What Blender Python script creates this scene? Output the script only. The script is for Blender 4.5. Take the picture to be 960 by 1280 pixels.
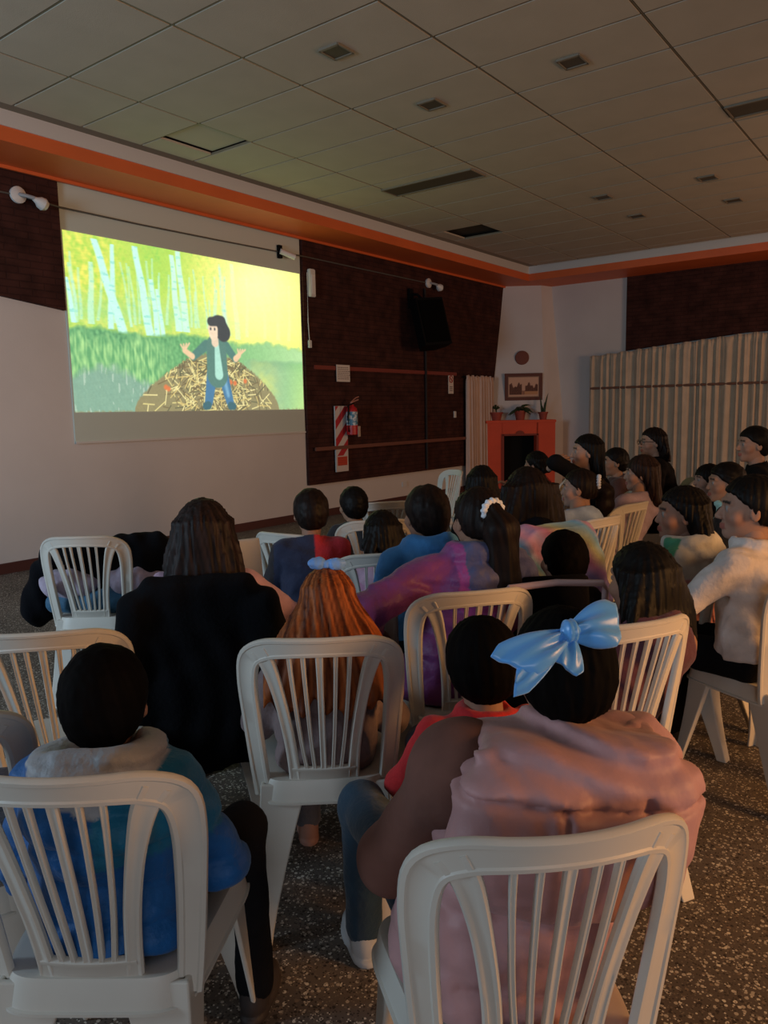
import bpy, bmesh, math, random
import numpy as np
from mathutils import Vector, Matrix

for o in list(bpy.data.objects):
    bpy.data.objects.remove(o)
SC = bpy.context.scene
COL = SC.collection
PI = math.pi

# ------------------------------------------------------------------ camera
cam_d = bpy.data.cameras.new('camera')
cam_d.sensor_fit = 'VERTICAL'
cam_d.sensor_height = 36.0
cam_d.lens = 36.0 * 960.0 / 1280.0
cam_d.clip_start = 0.05
cam = bpy.data.objects.new('camera', cam_d)
COL.objects.link(cam)
_r = ((0.604397, -0.796436, -0.019828), (0.114967, 0.062564, 0.991397), (-0.788344, -0.601477, 0.129377))   # right, up, back axes of the phone held at standing height
cam.matrix_world = Matrix(((_r[0][0], _r[1][0], _r[2][0], 0.0), (_r[0][1], _r[1][1], _r[2][1], 0.0),
                           (_r[0][2], _r[1][2], _r[2][2], 1.45), (0, 0, 0, 1)))
SC.camera = cam

# ------------------------------------------------------------------ light
def lin(c):
    return tuple(((v / 255.0) / 12.92 if v <= 10 else (((v / 255.0) + 0.055) / 1.055) ** 2.4) for v in c)

world = bpy.data.worlds.new('world')
SC.world = world
world.use_nodes = True
world.node_tree.nodes['Background'].inputs['Color'].default_value = (0.80, 0.86, 1.0, 1)
world.node_tree.nodes['Background'].inputs['Strength'].default_value = 0.13

def area(name, loc, target, size, power, color, spread=180):
    l = bpy.data.lights.new(name, 'AREA')
    l.shape = 'RECTANGLE'
    l.size, l.size_y = size
    l.energy = power
    l.color = color
    o = bpy.data.objects.new(name, l)
    COL.objects.link(o)
    o.location = loc
    d = Vector(target) - Vector(loc)
    o.rotation_euler = d.to_track_quat('-Z', 'Y').to_euler()
    l.spread = math.radians(spread)
    return o

# a warm lit doorway of the next room on the right, and cool daylight from the entrance on the left
area('warm_doorway_light', (2.7, -2.9, 1.6), (2.5, 1.2, 0.7), (1.1, 1.9), 56, (1.0, 0.47, 0.15), 110)
area('warm_chimney_fill', (9.5, -3.6, 1.6), (11.0, 5.0, 2.9), (2.0, 2.0), 150, (1.0, 0.52, 0.27))  # unseen lamp added to warm the chimney, far walls and ceiling
area('cool_entrance_light', (-2.8, 4.4, 2.1), (3.4, 6.4, 1.1), (1.4, 2.0), 180, (0.58, 0.80, 1.0))
area('rear_fill_light', (-2.5, -2.5, 1.2), (5.5, 5.5, 2.8), (2.6, 1.4), 42, (0.90, 0.93, 1.0))  # added fill from behind the camera, no actual window there

vs = SC.view_settings
SC.display_settings.display_device = 'sRGB'
vs.view_transform = 'Standard'
vs.look = 'None'
vs.exposure = 0.0
vs.gamma = 1.0
vs.use_curve_mapping = False

# ------------------------------------------------------------------ materials
MATS = {}

def mat(name, color, rough=0.6, noise=0.0, nscale=8.0, bump=0.0, bscale=60.0, spec=0.4, sheen=0.0, stretch=None,
        attr=False, metal=0.0, color2=None, detail=4):
    if name in MATS:
        return MATS[name]
    m = bpy.data.materials.new(name)
    m.use_nodes = True
    nt = m.node_tree
    b = nt.nodes['Principled BSDF']
    b.inputs['Roughness'].default_value = rough
    b.inputs['Specular IOR Level'].default_value = spec
    b.inputs['Metallic'].default_value = metal
    if sheen:
        b.inputs['Sheen Weight'].default_value = sheen
    c = tuple(color) + (1.0,)
    b.inputs['Base Color'].default_value = c
    src = None
    if attr:
        a = nt.nodes.new('ShaderNodeAttribute')
        a.attribute_name = 'Col'
        src = a.outputs['Color']
    tc = nt.nodes.new('ShaderNodeTexCoord')
    vec = tc.outputs['Object']
    if stretch:
        mp = nt.nodes.new('ShaderNodeMapping')
        mp.inputs['Scale'].default_value = stretch
        nt.links.new(vec, mp.inputs['Vector'])
        vec = mp.outputs['Vector']
    if noise > 0:
        n = nt.nodes.new('ShaderNodeTexNoise')
        n.inputs['Scale'].default_value = nscale
        n.inputs['Detail'].default_value = detail
        nt.links.new(vec, n.inputs['Vector'])
        if color2 is None:
            r = nt.nodes.new('ShaderNodeMapRange')
            r.inputs['From Min'].default_value = 0.3
            r.inputs['From Max'].default_value = 0.7
            r.inputs['To Min'].default_value = 1 - noise
            r.inputs['To Max'].default_value = 1 + noise
            nt.links.new(n.outputs['Fac'], r.inputs['Value'])
            mx = nt.nodes.new('ShaderNodeMix')
            mx.data_type = 'RGBA'
            mx.blend_type = 'MULTIPLY'
            mx.inputs['Factor'].default_value = 1
            mx.inputs['A'].default_value = c
            if src:
                nt.links.new(src, mx.inputs['A'])
            nt.links.new(r.outputs['Result'], mx.inputs['B'])
            src = mx.outputs['Result']
        else:
            r = nt.nodes.new('ShaderNodeMapRange')
            r.inputs['From Min'].default_value = 0.5 - 0.25 / max(noise, .1)
            r.inputs['From Max'].default_value = 0.5 + 0.25 / max(noise, .1)
            nt.links.new(n.outputs['Fac'], r.inputs['Value'])
            mx = nt.nodes.new('ShaderNodeMix')
            mx.data_type = 'RGBA'
            mx.inputs['A'].default_value = c
            mx.inputs['B'].default_value = tuple(color2) + (1.0,)
            nt.links.new(r.outputs['Result'], mx.inputs['Factor'])
            src = mx.outputs['Result']
    if src:
        nt.links.new(src, b.inputs['Base Color'])
    if bump > 0:
        n2 = nt.nodes.new('ShaderNodeTexNoise')
        n2.inputs['Scale'].default_value = bscale
        n2.inputs['Detail'].default_value = min(detail, 3)
        nt.links.new(vec, n2.inputs['Vector'])
        bp = nt.nodes.new('ShaderNodeBump')
        bp.inputs['Strength'].default_value = bump
        bp.inputs['Distance'].default_value = 0.01
        nt.links.new(n2.outputs['Fac'], bp.inputs['Height'])
        nt.links.new(bp.outputs['Normal'], b.inputs['Normal'])
    MATS[name] = m
    return m

def brick_mat():
    m = bpy.data.materials.new('dark_brick')
    m.use_nodes = True
    nt = m.node_tree
    b = nt.nodes['Principled BSDF']
    b.inputs['Roughness'].default_value = 0.9
    b.inputs['Specular IOR Level'].default_value = 0.2
    uv = nt.nodes.new('ShaderNodeUVMap')
    br = nt.nodes.new('ShaderNodeTexBrick')
    br.inputs['Color1'].default_value = (0.044, 0.0155, 0.012, 1)
    br.inputs['Color2'].default_value = (0.052, 0.019, 0.0145, 1)
    br.inputs['Mortar'].default_value = (0.036, 0.013, 0.0105, 1)
    br.inputs['Scale'].default_value = 1.0
    br.inputs['Brick Width'].default_value = 0.24
    br.inputs['Row Height'].default_value = 0.065
    br.inputs['Mortar Size'].default_value = 0.007
    br.inputs['Mortar Smooth'].default_value = 0.4
    nt.links.new(uv.outputs['UV'], br.inputs['Vector'])
    n = nt.nodes.new('ShaderNodeTexNoise')
    n.inputs['Scale'].default_value = 5.0
    n.inputs['Detail'].default_value = 6
    nt.links.new(uv.outputs['UV'], n.inputs['Vector'])
    r = nt.nodes.new('ShaderNodeMapRange')
    r.inputs['From Min'].default_value = 0.3
    r.inputs['From Max'].default_value = 0.7
    r.inputs['To Min'].default_value = 0.6
    r.inputs['To Max'].default_value = 1.4
    nt.links.new(n.outputs['Fac'], r.inputs['Value'])
    mx = nt.nodes.new('ShaderNodeMix')
    mx.data_type = 'RGBA'
    mx.blend_type = 'MULTIPLY'
    mx.inputs['Factor'].default_value = 1
    nt.links.new(br.outputs['Color'], mx.inputs['A'])
    nt.links.new(r.outputs['Result'], mx.inputs['B'])
    nt.links.new(mx.outputs['Result'], b.inputs['Base Color'])
    bp = nt.nodes.new('ShaderNodeBump')
    bp.inputs['Strength'].default_value = 0.6
    bp.inputs['Distance'].default_value = 0.012
    bp.invert = True
    nt.links.new(br.outputs['Fac'], bp.inputs['Height'])
    nt.links.new(bp.outputs['Normal'], b.inputs['Normal'])
    return m

def terrazzo_mat():
    m = bpy.data.materials.new('terrazzo')
    m.use_nodes = True
    nt = m.node_tree
    b = nt.nodes['Principled BSDF']
    b.inputs['Roughness'].default_value = 0.62
    b.inputs['Specular IOR Level'].default_value = 0.13
    tc = nt.nodes.new('ShaderNodeTexCoord')
    prev = None
    base = nt.nodes.new('ShaderNodeTexNoise')
    base.inputs['Scale'].default_value = 1.3
    nt.links.new(tc.outputs['Object'], base.inputs['Vector'])
    r0 = nt.nodes.new('ShaderNodeValToRGB')
    r0.color_ramp.elements[0].position = 0.35
    r0.color_ramp.elements[0].color = (0.095, 0.077, 0.065, 1)
    r0.color_ramp.elements[1].position = 0.7
    r0.color_ramp.elements[1].color = (0.14, 0.115, 0.098, 1)
    nt.links.new(base.outputs['Fac'], r0.inputs['Fac'])
    prev = r0.outputs['Color']
    for sc, th, ramp in ((75.0, 0.40, ((0.0, (0.42, 0.37, 0.31)), (0.5, (0.045, 0.036, 0.032)), (0.72, (0.20, 0.15, 0.115)), (0.88, (0.62, 0.57, 0.49)))),
                         (150.0, 0.42, ((0.0, (0.05, 0.04, 0.035)), (0.45, (0.17, 0.14, 0.115)), (0.8, (0.55, 0.50, 0.43))))):
        v = nt.nodes.new('ShaderNodeTexVoronoi')
        v.inputs['Scale'].default_value = sc
        v.inputs['Randomness'].default_value = 1.0
        nt.links.new(tc.outputs['Object'], v.inputs['Vector'])
        sep = nt.nodes.new('ShaderNodeSeparateColor')
        nt.links.new(v.outputs['Color'], sep.inputs['Color'])
        cr = nt.nodes.new('ShaderNodeValToRGB')
        cr.color_ramp.interpolation = 'CONSTANT'
        els = cr.color_ramp.elements
        while len(els) < len(ramp):
            els.new(0.5)
        for e, (p, c) in zip(els, ramp):
            e.position = p
            e.color = c + (1,)
        nt.links.new(sep.outputs['Red'], cr.inputs['Fac'])
        lt = nt.nodes.new('ShaderNodeMath')
        lt.operation = 'LESS_THAN'
        nt.links.new(v.outputs['Distance'], lt.inputs[0])
        lt.inputs[1].default_value = th
        gt = nt.nodes.new('ShaderNodeMath')
        gt.operation = 'GREATER_THAN'
        nt.links.new(sep.outputs['Green'], gt.inputs[0])
        gt.inputs[1].default_value = 0.35
        mu = nt.nodes.new('ShaderNodeMath')
        mu.operation = 'MULTIPLY'
        nt.links.new(lt.outputs[0], mu.inputs[0])
        nt.links.new(gt.outputs[0], mu.inputs[1])
        mx = nt.nodes.new('ShaderNodeMix')
        mx.data_type = 'RGBA'
        nt.links.new(mu.outputs[0], mx.inputs['Factor'])
        nt.links.new(prev, mx.inputs['A'])
        nt.links.new(cr.outputs['Color'], mx.inputs['B'])
        prev = mx.outputs['Result']
    nt.links.new(prev, b.inputs['Base Color'])
    return m

# ------------------------------------------------------------------ object helpers
def tag(o, label=None, cat=None, group=None, kind=None):
    if label: o['label'] = label
    if cat: o['category'] = cat
    if group: o['group'] = group
    if kind: o['kind'] = kind
    return o

def link(name, me, m=None, parent=None):
    o = bpy.data.objects.new(name, me)
    COL.objects.link(o)
    if m is not None and me is not None and len(me.materials) == 0:
        me.materials.append(m)
    if parent: o.parent = parent
    return o

def empty(name, loc, rz=0.0):
    o = bpy.data.objects.new(name, None)
    COL.objects.link(o)
    o.empty_display_size = 0.1
    o.location = loc
    o.rotation_euler = (0, 0, rz)
    return o

def copy_tree(o, parent=None):
    c = o.copy()
    COL.objects.link(c)
    if parent: c.parent = parent
    for ch in list(o.children):
        copy_tree(ch, c)
    return c

def mesh_np(name, V, F, smooth=True, cols=None):
    """V (n,3), F (m,4) or list of faces"""
    me = bpy.data.meshes.new(name)
    if isinstance(F, np.ndarray):
        n, k = F.shape
        me.vertices.add(len(V))
        me.vertices.foreach_set('co', np.ascontiguousarray(V, dtype=np.float32).ravel())
        me.loops.add(n * k)
        me.loops.foreach_set('vertex_index', np.ascontiguousarray(F, dtype=np.int32).ravel())
        me.polygons.add(n)
        me.polygons.foreach_set('loop_start', np.arange(0, n * k, k, dtype=np.int32))
        me.polygons.foreach_set('loop_total', np.full(n, k, dtype=np.int32))
        me.update(calc_edges=True)
    else:
        me.from_pydata([tuple(v) for v in V], [], F)
        me.update()
    if smooth:
        me.polygons.foreach_set('use_smooth', np.ones(len(me.polygons), dtype=bool))
    if cols is not None:
        a = me.attributes.new('Col', 'FLOAT_COLOR', 'POINT')
        c4 = np.ones((len(V), 4), dtype=np.float32)
        c4[:, :3] = cols
        a.data.foreach_set('color', c4.ravel())
    return me

class MB:
    """collects simple solids into one mesh"""
    def __init__(self):
        self.bm = bmesh.new()
    def box(self, c, s, rot=None, bev=0.0):
        r = bmesh.ops.create_cube(self.bm, size=1.0)
        M = Matrix.Translation(c) @ (rot.to_4x4() if rot is not None else Matrix.Identity(4)) @ Matrix.Diagonal((s[0], s[1], s[2], 1))
        bmesh.ops.transform(self.bm, matrix=M, verts=r['verts'])
        if bev > 0:
            es = list({e for v in r['verts'] for e in v.link_edges})
            bmesh.ops.bevel(self.bm, geom=es, offset=bev, segments=2, affect='EDGES')
        return self
    def cyl(self, a, b, r1, r2=None, n=16):
        a, b = Vector(a), Vector(b)
        d = b - a
        r = bmesh.ops.create_cone(self.bm, cap_ends=True, segments=n, radius1=r1, radius2=r1 if r2 is None else r2, depth=d.length)
        M = Matrix.Translation((a + b) / 2) @ d.to_track_quat('Z', 'Y').to_matrix().to_4x4()
        bmesh.ops.transform(self.bm, matrix=M, verts=r['verts'])
        return self
    def ball(self, c, r, s=(1, 1, 1)):
        q = bmesh.ops.create_uvsphere(self.bm, u_segments=20, v_segments=12, radius=r)
        bmesh.ops.transform(self.bm, matrix=Matrix.Translation(c) @ Matrix.Diagonal((s[0], s[1], s[2], 1)), verts=q['verts'])
        return self
    def lathe(self, prof, c=(0, 0, 0), n=24, M=None):
        rings = []
        for (r, z) in prof:
            rings.append([self.bm.verts.new((r * math.cos(2 * PI * i / n), r * math.sin(2 * PI * i / n), z)) for i in range(n)])
        for A, B in zip(rings, rings[1:]):
            for i in range(n):
                self.bm.faces.new((A[i], A[(i + 1) % n], B[(i + 1) % n], B[i]))
        self.bm.faces.new(rings[0][::-1])
        self.bm.faces.new(rings[-1])
        MM = Matrix.Translation(c) @ (M if M is not None else Matrix.Identity(4))
        bmesh.ops.transform(self.bm, matrix=MM, verts=[v for r in rings for v in r])
        return self
    def tube(self, pts, r, n=8, closed=False):
        pts = [Vector(p) for p in pts]
        rs = r if isinstance(r, (list, tuple)) else [r] * len(pts)
        rings = []
        up = Vector((0, 0, 1))
        for i, p in enumerate(pts):
            t = (pts[min(i + 1, len(pts) - 1)] - pts[max(i - 1, 0)]).normalized()
            s = t.cross(up)
            if s.length < 1e-3: s = t.cross(Vector((1, 0, 0)))
            s.normalize()
            u = s.cross(t)
            rings.append([self.bm.verts.new(p + (s * math.cos(2 * PI * k / n) + u * math.sin(2 * PI * k / n)) * rs[i]) for k in range(n)])
        for A, B in zip(rings, rings[1:]):
            for k in range(n):
                self.bm.faces.new((A[k], B[k], B[(k + 1) % n], A[(k + 1) % n]))
        self.bm.faces.new(rings[0])
        self.bm.faces.new(rings[-1][::-1])
        return self
    def prism(self, poly, axis_pts):
        """extrude polygon: list of 3-d points by vector"""
        v = Vector(axis_pts)
        A = [self.bm.verts.new(p) for p in poly]
        B = [self.bm.verts.new(Vector(p) + v) for p in poly]
        self.bm.faces.new(A[::-1])
        self.bm.faces.new(B)
        n = len(A)
        for i in range(n):
            self.bm.faces.new((A[i], A[(i + 1) % n], B[(i + 1) % n], B[i]))
        return self
    def build(self, name, m, parent=None, smooth=False, uv=None):
        bmesh.ops.recalc_face_normals(self.bm, faces=self.bm.faces)
        if uv:
            L = self.bm.loops.layers.uv.new('UVMap')
            for f in self.bm.faces:
                for l in f.loops:
                    l[L].uv = uv(l.vert.co, f.normal)
        me = bpy.data.meshes.new(name)
        self.bm.to_mesh(me)
        self.bm.free()
        if smooth:
            me.polygons.foreach_set('use_smooth', np.ones(len(me.polygons), dtype=bool))
            me.set_sharp_from_angle(angle=math.radians(40))
        return link(name, me, m, parent)

# ------------------------------------------------------------------ signed distance shapes -> one smooth closed mesh
def smin(a, b, k):
    h = np.clip(0.5 + 0.5 * (b - a) / k, 0, 1)
    return b * (1 - h) + a * h - k * h * (1 - h)

def smax(a, b, k):
    return -smin(-a, -b, k)

def caps(P, a, b, r1, r2=None):
    a = np.asarray(a, dtype=np.float64); b = np.asarray(b, dtype=np.float64)
    r2 = r1 if r2 is None else r2
    ab = b - a
    t = np.clip(((P - a) @ ab) / max(ab @ ab, 1e-9), 0, 1)
    return np.linalg.norm(P - a - t[:, None] * ab, axis=1) - (r1 + (r2 - r1) * t)

def ell(P, c, r):
    q = P - np.asarray(c)
    r = np.asarray(r, dtype=np.float64)
    k0 = np.linalg.norm(q / r, axis=1)
    k1 = np.linalg.norm(q / (r * r), axis=1)
    return np.where(k1 < 1e-9, -r.min(), k0 * (k0 - 1.0) / np.maximum(k1, 1e-9))

def rbox(P, c, half, rad):
    q = np.abs(P - np.asarray(c)) - (np.asarray(half) - rad)
    return np.linalg.norm(np.maximum(q, 0), axis=1) + np.minimum(q.max(axis=1), 0) - rad

def chain(P, pts, rs, k=0.0):
    d = None
    for i in range(len(pts) - 1):
        e = caps(P, pts[i], pts[i + 1], rs[i], rs[i + 1])
        d = e if d is None else (np.minimum(d, e) if k <= 0 else smin(d, e, k))
    return d

def wob(P, freq, seed, n=4):
    rs = np.random.RandomState(seed)
    out = np.zeros(len(P))
    for i in range(n):
        k = rs.normal(size=3)
        k *= freq * (0.7 + 0.8 * rs.rand()) / np.linalg.norm(k)
        k2 = rs.normal(size=3) * freq * 0.5
        out += np.sin(P @ k + rs.rand() * 6.28 + 1.4 * np.sin(P @ k2 + rs.rand() * 6.28))
    return out / n

def nets(fn, lo, hi, h, slack=0.03):
    lo = np.asarray(lo, dtype=np.float64) - 2 * h
    hi = np.asarray(hi, dtype=np.float64) + 2 * h
    B = 6
    n = np.ceil((hi - lo) / (h * B)).astype(int)
    N = n * B
    ax = [lo[i] + h * B * (np.arange(n[i]) + 0.5) for i in range(3)]
    C = np.stack(np.meshgrid(*ax, indexing='ij'), -1).reshape(-1, 3)
    cv = fn(C)
    keep = (np.abs(cv) < h * B * 0.9 + slack).reshape(n)
    sg = np.where(cv < 0, -1.0, 1.0).reshape(n)
    V = np.repeat(np.repeat(np.repeat(sg, B, 0), B, 1), B, 2)
    K = np.repeat(np.repeat(np.repeat(keep, B, 0), B, 1), B, 2)
    idx = np.argwhere(K)
    if len(idx) == 0:
        return np.zeros((0, 3)), np.zeros((0, 4), dtype=np.int32)
    V[K] = fn(lo + h * (idx + 0.5))
    V[0] = V[-1] = 1; V[:, 0] = V[:, -1] = 1; V[:, :, 0] = V[:, :, -1] = 1
    ins = V < 0
    cnt = np.zeros(N - 1, dtype=np.int8)
    for a in (0, 1):
        for b in (0, 1):
            for c in (0, 1):
                cnt += ins[a:N[0] - 1 + a, b:N[1] - 1 + b, c:N[2] - 1 + c]
    act = (cnt > 0) & (cnt < 8)
    ci = np.argwhere(act)
    vid = -np.ones(act.shape, dtype=np.int64)
    vid[act] = np.arange(len(ci))
    acc = np.zeros((len(ci), 3)); num = np.zeros(len(ci))
    corners = [(a, b, c) for a in (0, 1) for b in (0, 1) for c in (0, 1)]
    cvv = {k: V[ci[:, 0] + k[0], ci[:, 1] + k[1], ci[:, 2] + k[2]] for k in corners}
    for k in corners:
        for ax_ in range(3):
            if k[ax_] == 0:
                k2 = tuple(1 if i == ax_ else k[i] for i in range(3))
                v1, v2 = cvv[k], cvv[k2]
                m = (v1 < 0) != (v2 < 0)
                t = np.where(m, v1 / np.where(m, v1 - v2, 1), 0)
                pt = np.tile(np.array(k, dtype=np.float64), (len(ci), 1))
                pt[:, ax_] = t
                acc += pt * m[:, None]
                num += m
    verts = lo + h * (ci + 0.5 + acc / num[:, None])
    quads = []
    for ax_ in range(3):
        s1 = [slice(1, -1)] * 3; s2 = [slice(1, -1)] * 3
        s1[ax_] = slice(0, -1); s2[ax_] = slice(1, None)
        i1 = ins[tuple(s1)]; i2 = ins[tuple(s2)]
        e = np.argwhere(i1 != i2)
        if len(e) == 0: continue
        flip = i1[e[:, 0], e[:, 1], e[:, 2]]
        off = np.ones(3, dtype=int); off[ax_] = 0
        e = e + off
        u, v = [(1, 2), (2, 0), (0, 1)][ax_]
        q = []
        for du, dv in ((-1, -1), (0, -1), (0, 0), (-1, 0)):
            w = e.copy(); w[:, u] += du; w[:, v] += dv
            q.append(vid[w[:, 0], w[:, 1], w[:, 2]])
        q = np.stack(q, 1)
        q[~flip] = q[~flip][:, ::-1]
        quads.append(q)
    Q = np.concatenate(quads)
    Q = Q[(Q >= 0).all(1)]
    return verts, Q.astype(np.int32)

def sdf_obj(name, fn, lo, hi, h, m, parent=None, colfn=None, slack=0.03):
    V, F = nets(fn, lo, hi, h, slack)
    return link(name, mesh_np(name, V, F, True, colfn(V) if colfn else None), m, parent)
# ------------------------------------------------------------------ the room
YW, XW, ZC = 7.2, 13.9, 3.97
M_wall = mat('white_paint', (0.60, 0.57, 0.55), 0.85, noise=0.05, nscale=1.2, bump=0.08, bscale=40)
M_brick = brick_mat()
M_orange = mat('orange_paint', (0.66, 0.135, 0.035), 0.5, noise=0.06, nscale=2)
M_white = mat('white_trim', (0.60, 0.59, 0.57), 0.6)
M_ceil = mat('ceiling_tile', (0.47, 0.425, 0.345), 0.9, noise=0.04, nscale=3, bump=0.15, bscale=120)
M_dark = mat('dark_void', (0.05, 0.042, 0.034), 0.9)
M_maroon = mat('maroon_skirting', (0.075, 0.022, 0.018), 0.6)
M_wood = mat('dark_wood', (0.13, 0.045, 0.028), 0.5, noise=0.3, nscale=6, stretch=(1, 8, 8))
M_black = mat('black_plastic', (0.0032, 0.003, 0.0032), 0.7, spec=.12)
M_wplast = mat('white_plastic', (0.62, 0.62, 0.60), 0.4)

def struct(o):
    o['kind'] = 'structure'
    return o

b = MB(); b.box((5.0, 1.2, -0.1), (22, 12.6, 0.2))
struct(b.build('floor', terrazzo_mat()))
b = MB(); b.box((4.9, YW + 0.1, 2.0), (18.2, 0.2, 4.4))
struct(b.build('wall_front', M_wall))
b = MB(); b.box((XW + 0.1, 1.2, 2.0), (0.2, 12.4, 4.4))
struct(b.build('wall_right', M_wall))

def brick_panel(name, poly, origin, uax, nrm, th):
    """poly in (u,z) on a wall; a slab th thick"""
    b = MB()
    P = [Vector(origin) + Vector(uax) * u + Vector((0, 0, z)) for u, z in poly]
    b.prism(P, Vector(nrm) * th)
    ua = Vector(uax)
    return struct(b.build(name, M_brick, uv=lambda c, n: (c.dot(ua) + (c.dot(Vector(nrm)) if abs(n.dot(ua)) > .7 else 0), c.z)))

brick_panel('wall_front_brick_left', [(-4.0, 3.02), (3.3, 2.62), (4.29, 2.50), (4.29, 3.76), (-4.0, 3.76)], (0, YW, 0), (1, 0, 0), (0, -1, 0), 0.05)
brick_panel('wall_front_brick_centre', [(7.71, 0.47), (11.60, 0.47), (11.60, 3.76), (7.71, 3.76)], (0, YW, 0), (1, 0, 0), (0, -1, 0), 0.05)
brick_panel('wall_front_brick_end', [(11.605, 0.47), (12.68, 0.47), (12.75, 1.5), (13.25, 3.76), (11.605, 3.76)], (0, YW, 0), (1, 0, 0), (0, -1, 0), 0.04)
brick_panel('wall_right_brick', [(5.03, 2.45), (3.05, 2.62), (-5.0, 2.62), (-5.0, 3.76), (5.03, 3.76)], (XW, 0, 0), (0, 1, 0), (-1, 0, 0), 0.05)

b = MB(); b.box((3.75, YW - 0.012, 0.05), (17.5, 0.024, 0.10)); struct(b.build('baseboard_front', M_maroon))
b = MB(); b.box((XW - 0.012, 0.2, 0.05), (0.024, 12.0, 0.10)); struct(b.build('baseboard_right', M_maroon))

# dropped border round the ceiling: orange soffit and fascia, white band above
YS, XS = 6.53, 13.0
b = MB(); b.box((4.45, (YS + YW) / 2, 3.80), (18.9, YW - YS, 0.12)); struct(b.build('trim_1', M_orange))
b = MB(); b.box(((XS + XW) / 2, 0.765, 3.80), (XW - XS, 11.53, 0.12)); struct(b.build('trim_2', M_orange))
b = MB(); b.box((4.5, (YS + YW) / 2 - 0.006, 3.93), (18.8, YW - YS + 0.012, 0.14)); struct(b.build('trim_3', M_white))
b = MB(); b.box(((XS + XW) / 2 - 0.006, 0.765, 3.93), (XW - XS + 0.012, 11.53, 0.14)); struct(b.build('trim_4', M_white))
b = MB(); b.box((4.45, YW - 0.06, 3.725), (18.9, 0.03, 0.03)); struct(b.build('trim_5', M_orange))

# suspended ceiling: panels 0.61 x 1.22 with dark joints
b = MB(); b.box((4.5, 1.0, 4.06), (19.0, 12.8, 0.05)); struct(b.build('ceiling_void', M_dark))
V, F = [], []
def add_panel(x0, x1, y0, y1, z0=ZC, z1=ZC + 0.02):
    i = len(V)
    V.extend([(x0, y0, z0), (x1, y0, z0), (x1, y1, z0), (x0, y1, z0), (x0, y0, z1), (x1, y0, z1), (x1, y1, z1), (x0, y1, z1)])
    F.extend([[i, i + 3, i + 2, i + 1], [i + 4, i + 5, i + 6, i + 7], [i, i + 1, i + 5, i + 4], [i + 1, i + 2, i + 6, i + 5], [i + 2, i + 3, i + 7, i + 6], [i + 3, i, i + 4, i + 7]])
xs = [4.69 + 0.61 * k for k in range(-15, 15)]
ys = [3.08 + 1.22 * k for k in range(-7, 4)]
gp = 0.012
for i, x0 in enumerate(xs):
    for y0 in ys:
        x1, y1 = min(x0 + 0.61, 12.84), min(y0 + 1.22, 6.36)
        if x1 - x0 < 0.05 or y1 - y0 < 0.05: continue
        a, c, d, e = x0 + gp, x1 - gp, y0 + 0.012, y1 - 0.012
        if abs(x0 - 4.69) < .01 and abs(y0 - 5.52) < .01:
            add_panel(a, c, 6.07, e); add_panel(a, c, d, 6.05, ZC + 0.030, ZC + 0.045); continue
        if abs(y0 - 5.52) < .01 and abs(x0 - 9.57) < .02:
            add_panel(a, c, 6.15, e); continue
        add_panel(a, c, d, e)
struct(link('ceiling', mesh_np('ceiling', V, F, False), M_ceil))
# thin metal strips hanging in the joints
b = MB()
for x in xs: b.box((x, 0.6, ZC + 0.012), (0.006, 11.4, 0.018))
for y in ys: b.box((4.3, y, ZC + 0.012), (17.0, 0.008, 0.018))
b.box((4.3, 6.44, ZC + 0.03), (17.4, 0.16, 0.02))
struct(b.build('ceiling_grid', mat('grid_metal', (0.20, 0.17, 0.12), 0.5)))

M_lamp_off = mat('unlit_diffuser', (0.085, 0.072, 0.052), 0.5)
M_lframe = mat('lamp_frame', (0.22, 0.195, 0.15), 0.5)
def fitting(name, label, x, y, sx, sy, group=None):
    t = tag(empty(name, (x, y, ZC)), label, 'ceiling light', group)
    b = MB()
    for dx, dy, w, h in ((0, sy / 2, sx, .014), (0, -sy / 2, sx, .014), (sx / 2, 0, .014, sy), (-sx / 2, 0, .014, sy)):
        b.box((dx, dy, -0.007), (w + .01, h, 0.016))
    b.build('frame', M_lframe, t)
    b = MB(); b.box((0, 0, -0.003), (sx - .01, sy - .01, 0.012), bev=.003)
    b.build('diffuser', M_lamp_off, t)
    return t
for (x, y, lb) in ((4.42, 3.71, 'small square ceiling spotlight, unlit, nearest the top left, above the projected film'),
                   (5.64, 3.72, 'small square unlit ceiling spotlight right of the topmost left one, in the green glow'),
                   (5.65, 2.49, 'small square unlit ceiling spotlight at the top right of the photo'),
                   (9.34, 3.71, 'small square unlit ceiling spotlight far back, left of the other three distant ones'),
                   (10.54, 3.71, 'small square unlit ceiling spotlight, the farthest and lowest on the left of the distant four'),
                   (9.37, 2.51, 'small square unlit ceiling spotlight far right, upper one of the right distant pair'),
                   (10.58, 2.52, 'small square unlit ceiling spotlight far right, lower one of the right distant pair')):
    fitting('ceiling_spotlight', lb, x, y, 0.17, 0.17, 'square ceiling spotlights')
fitting('ceiling_light_panel', 'long dark unlit strip light recessed in the ceiling right of the screen', 7.49, 4.95, 0.30, 1.18)
fitting('ceiling_light_panel', 'long dark unlit strip light at the right edge of the ceiling', 7.47, 1.25, 0.30, 1.18)

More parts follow.
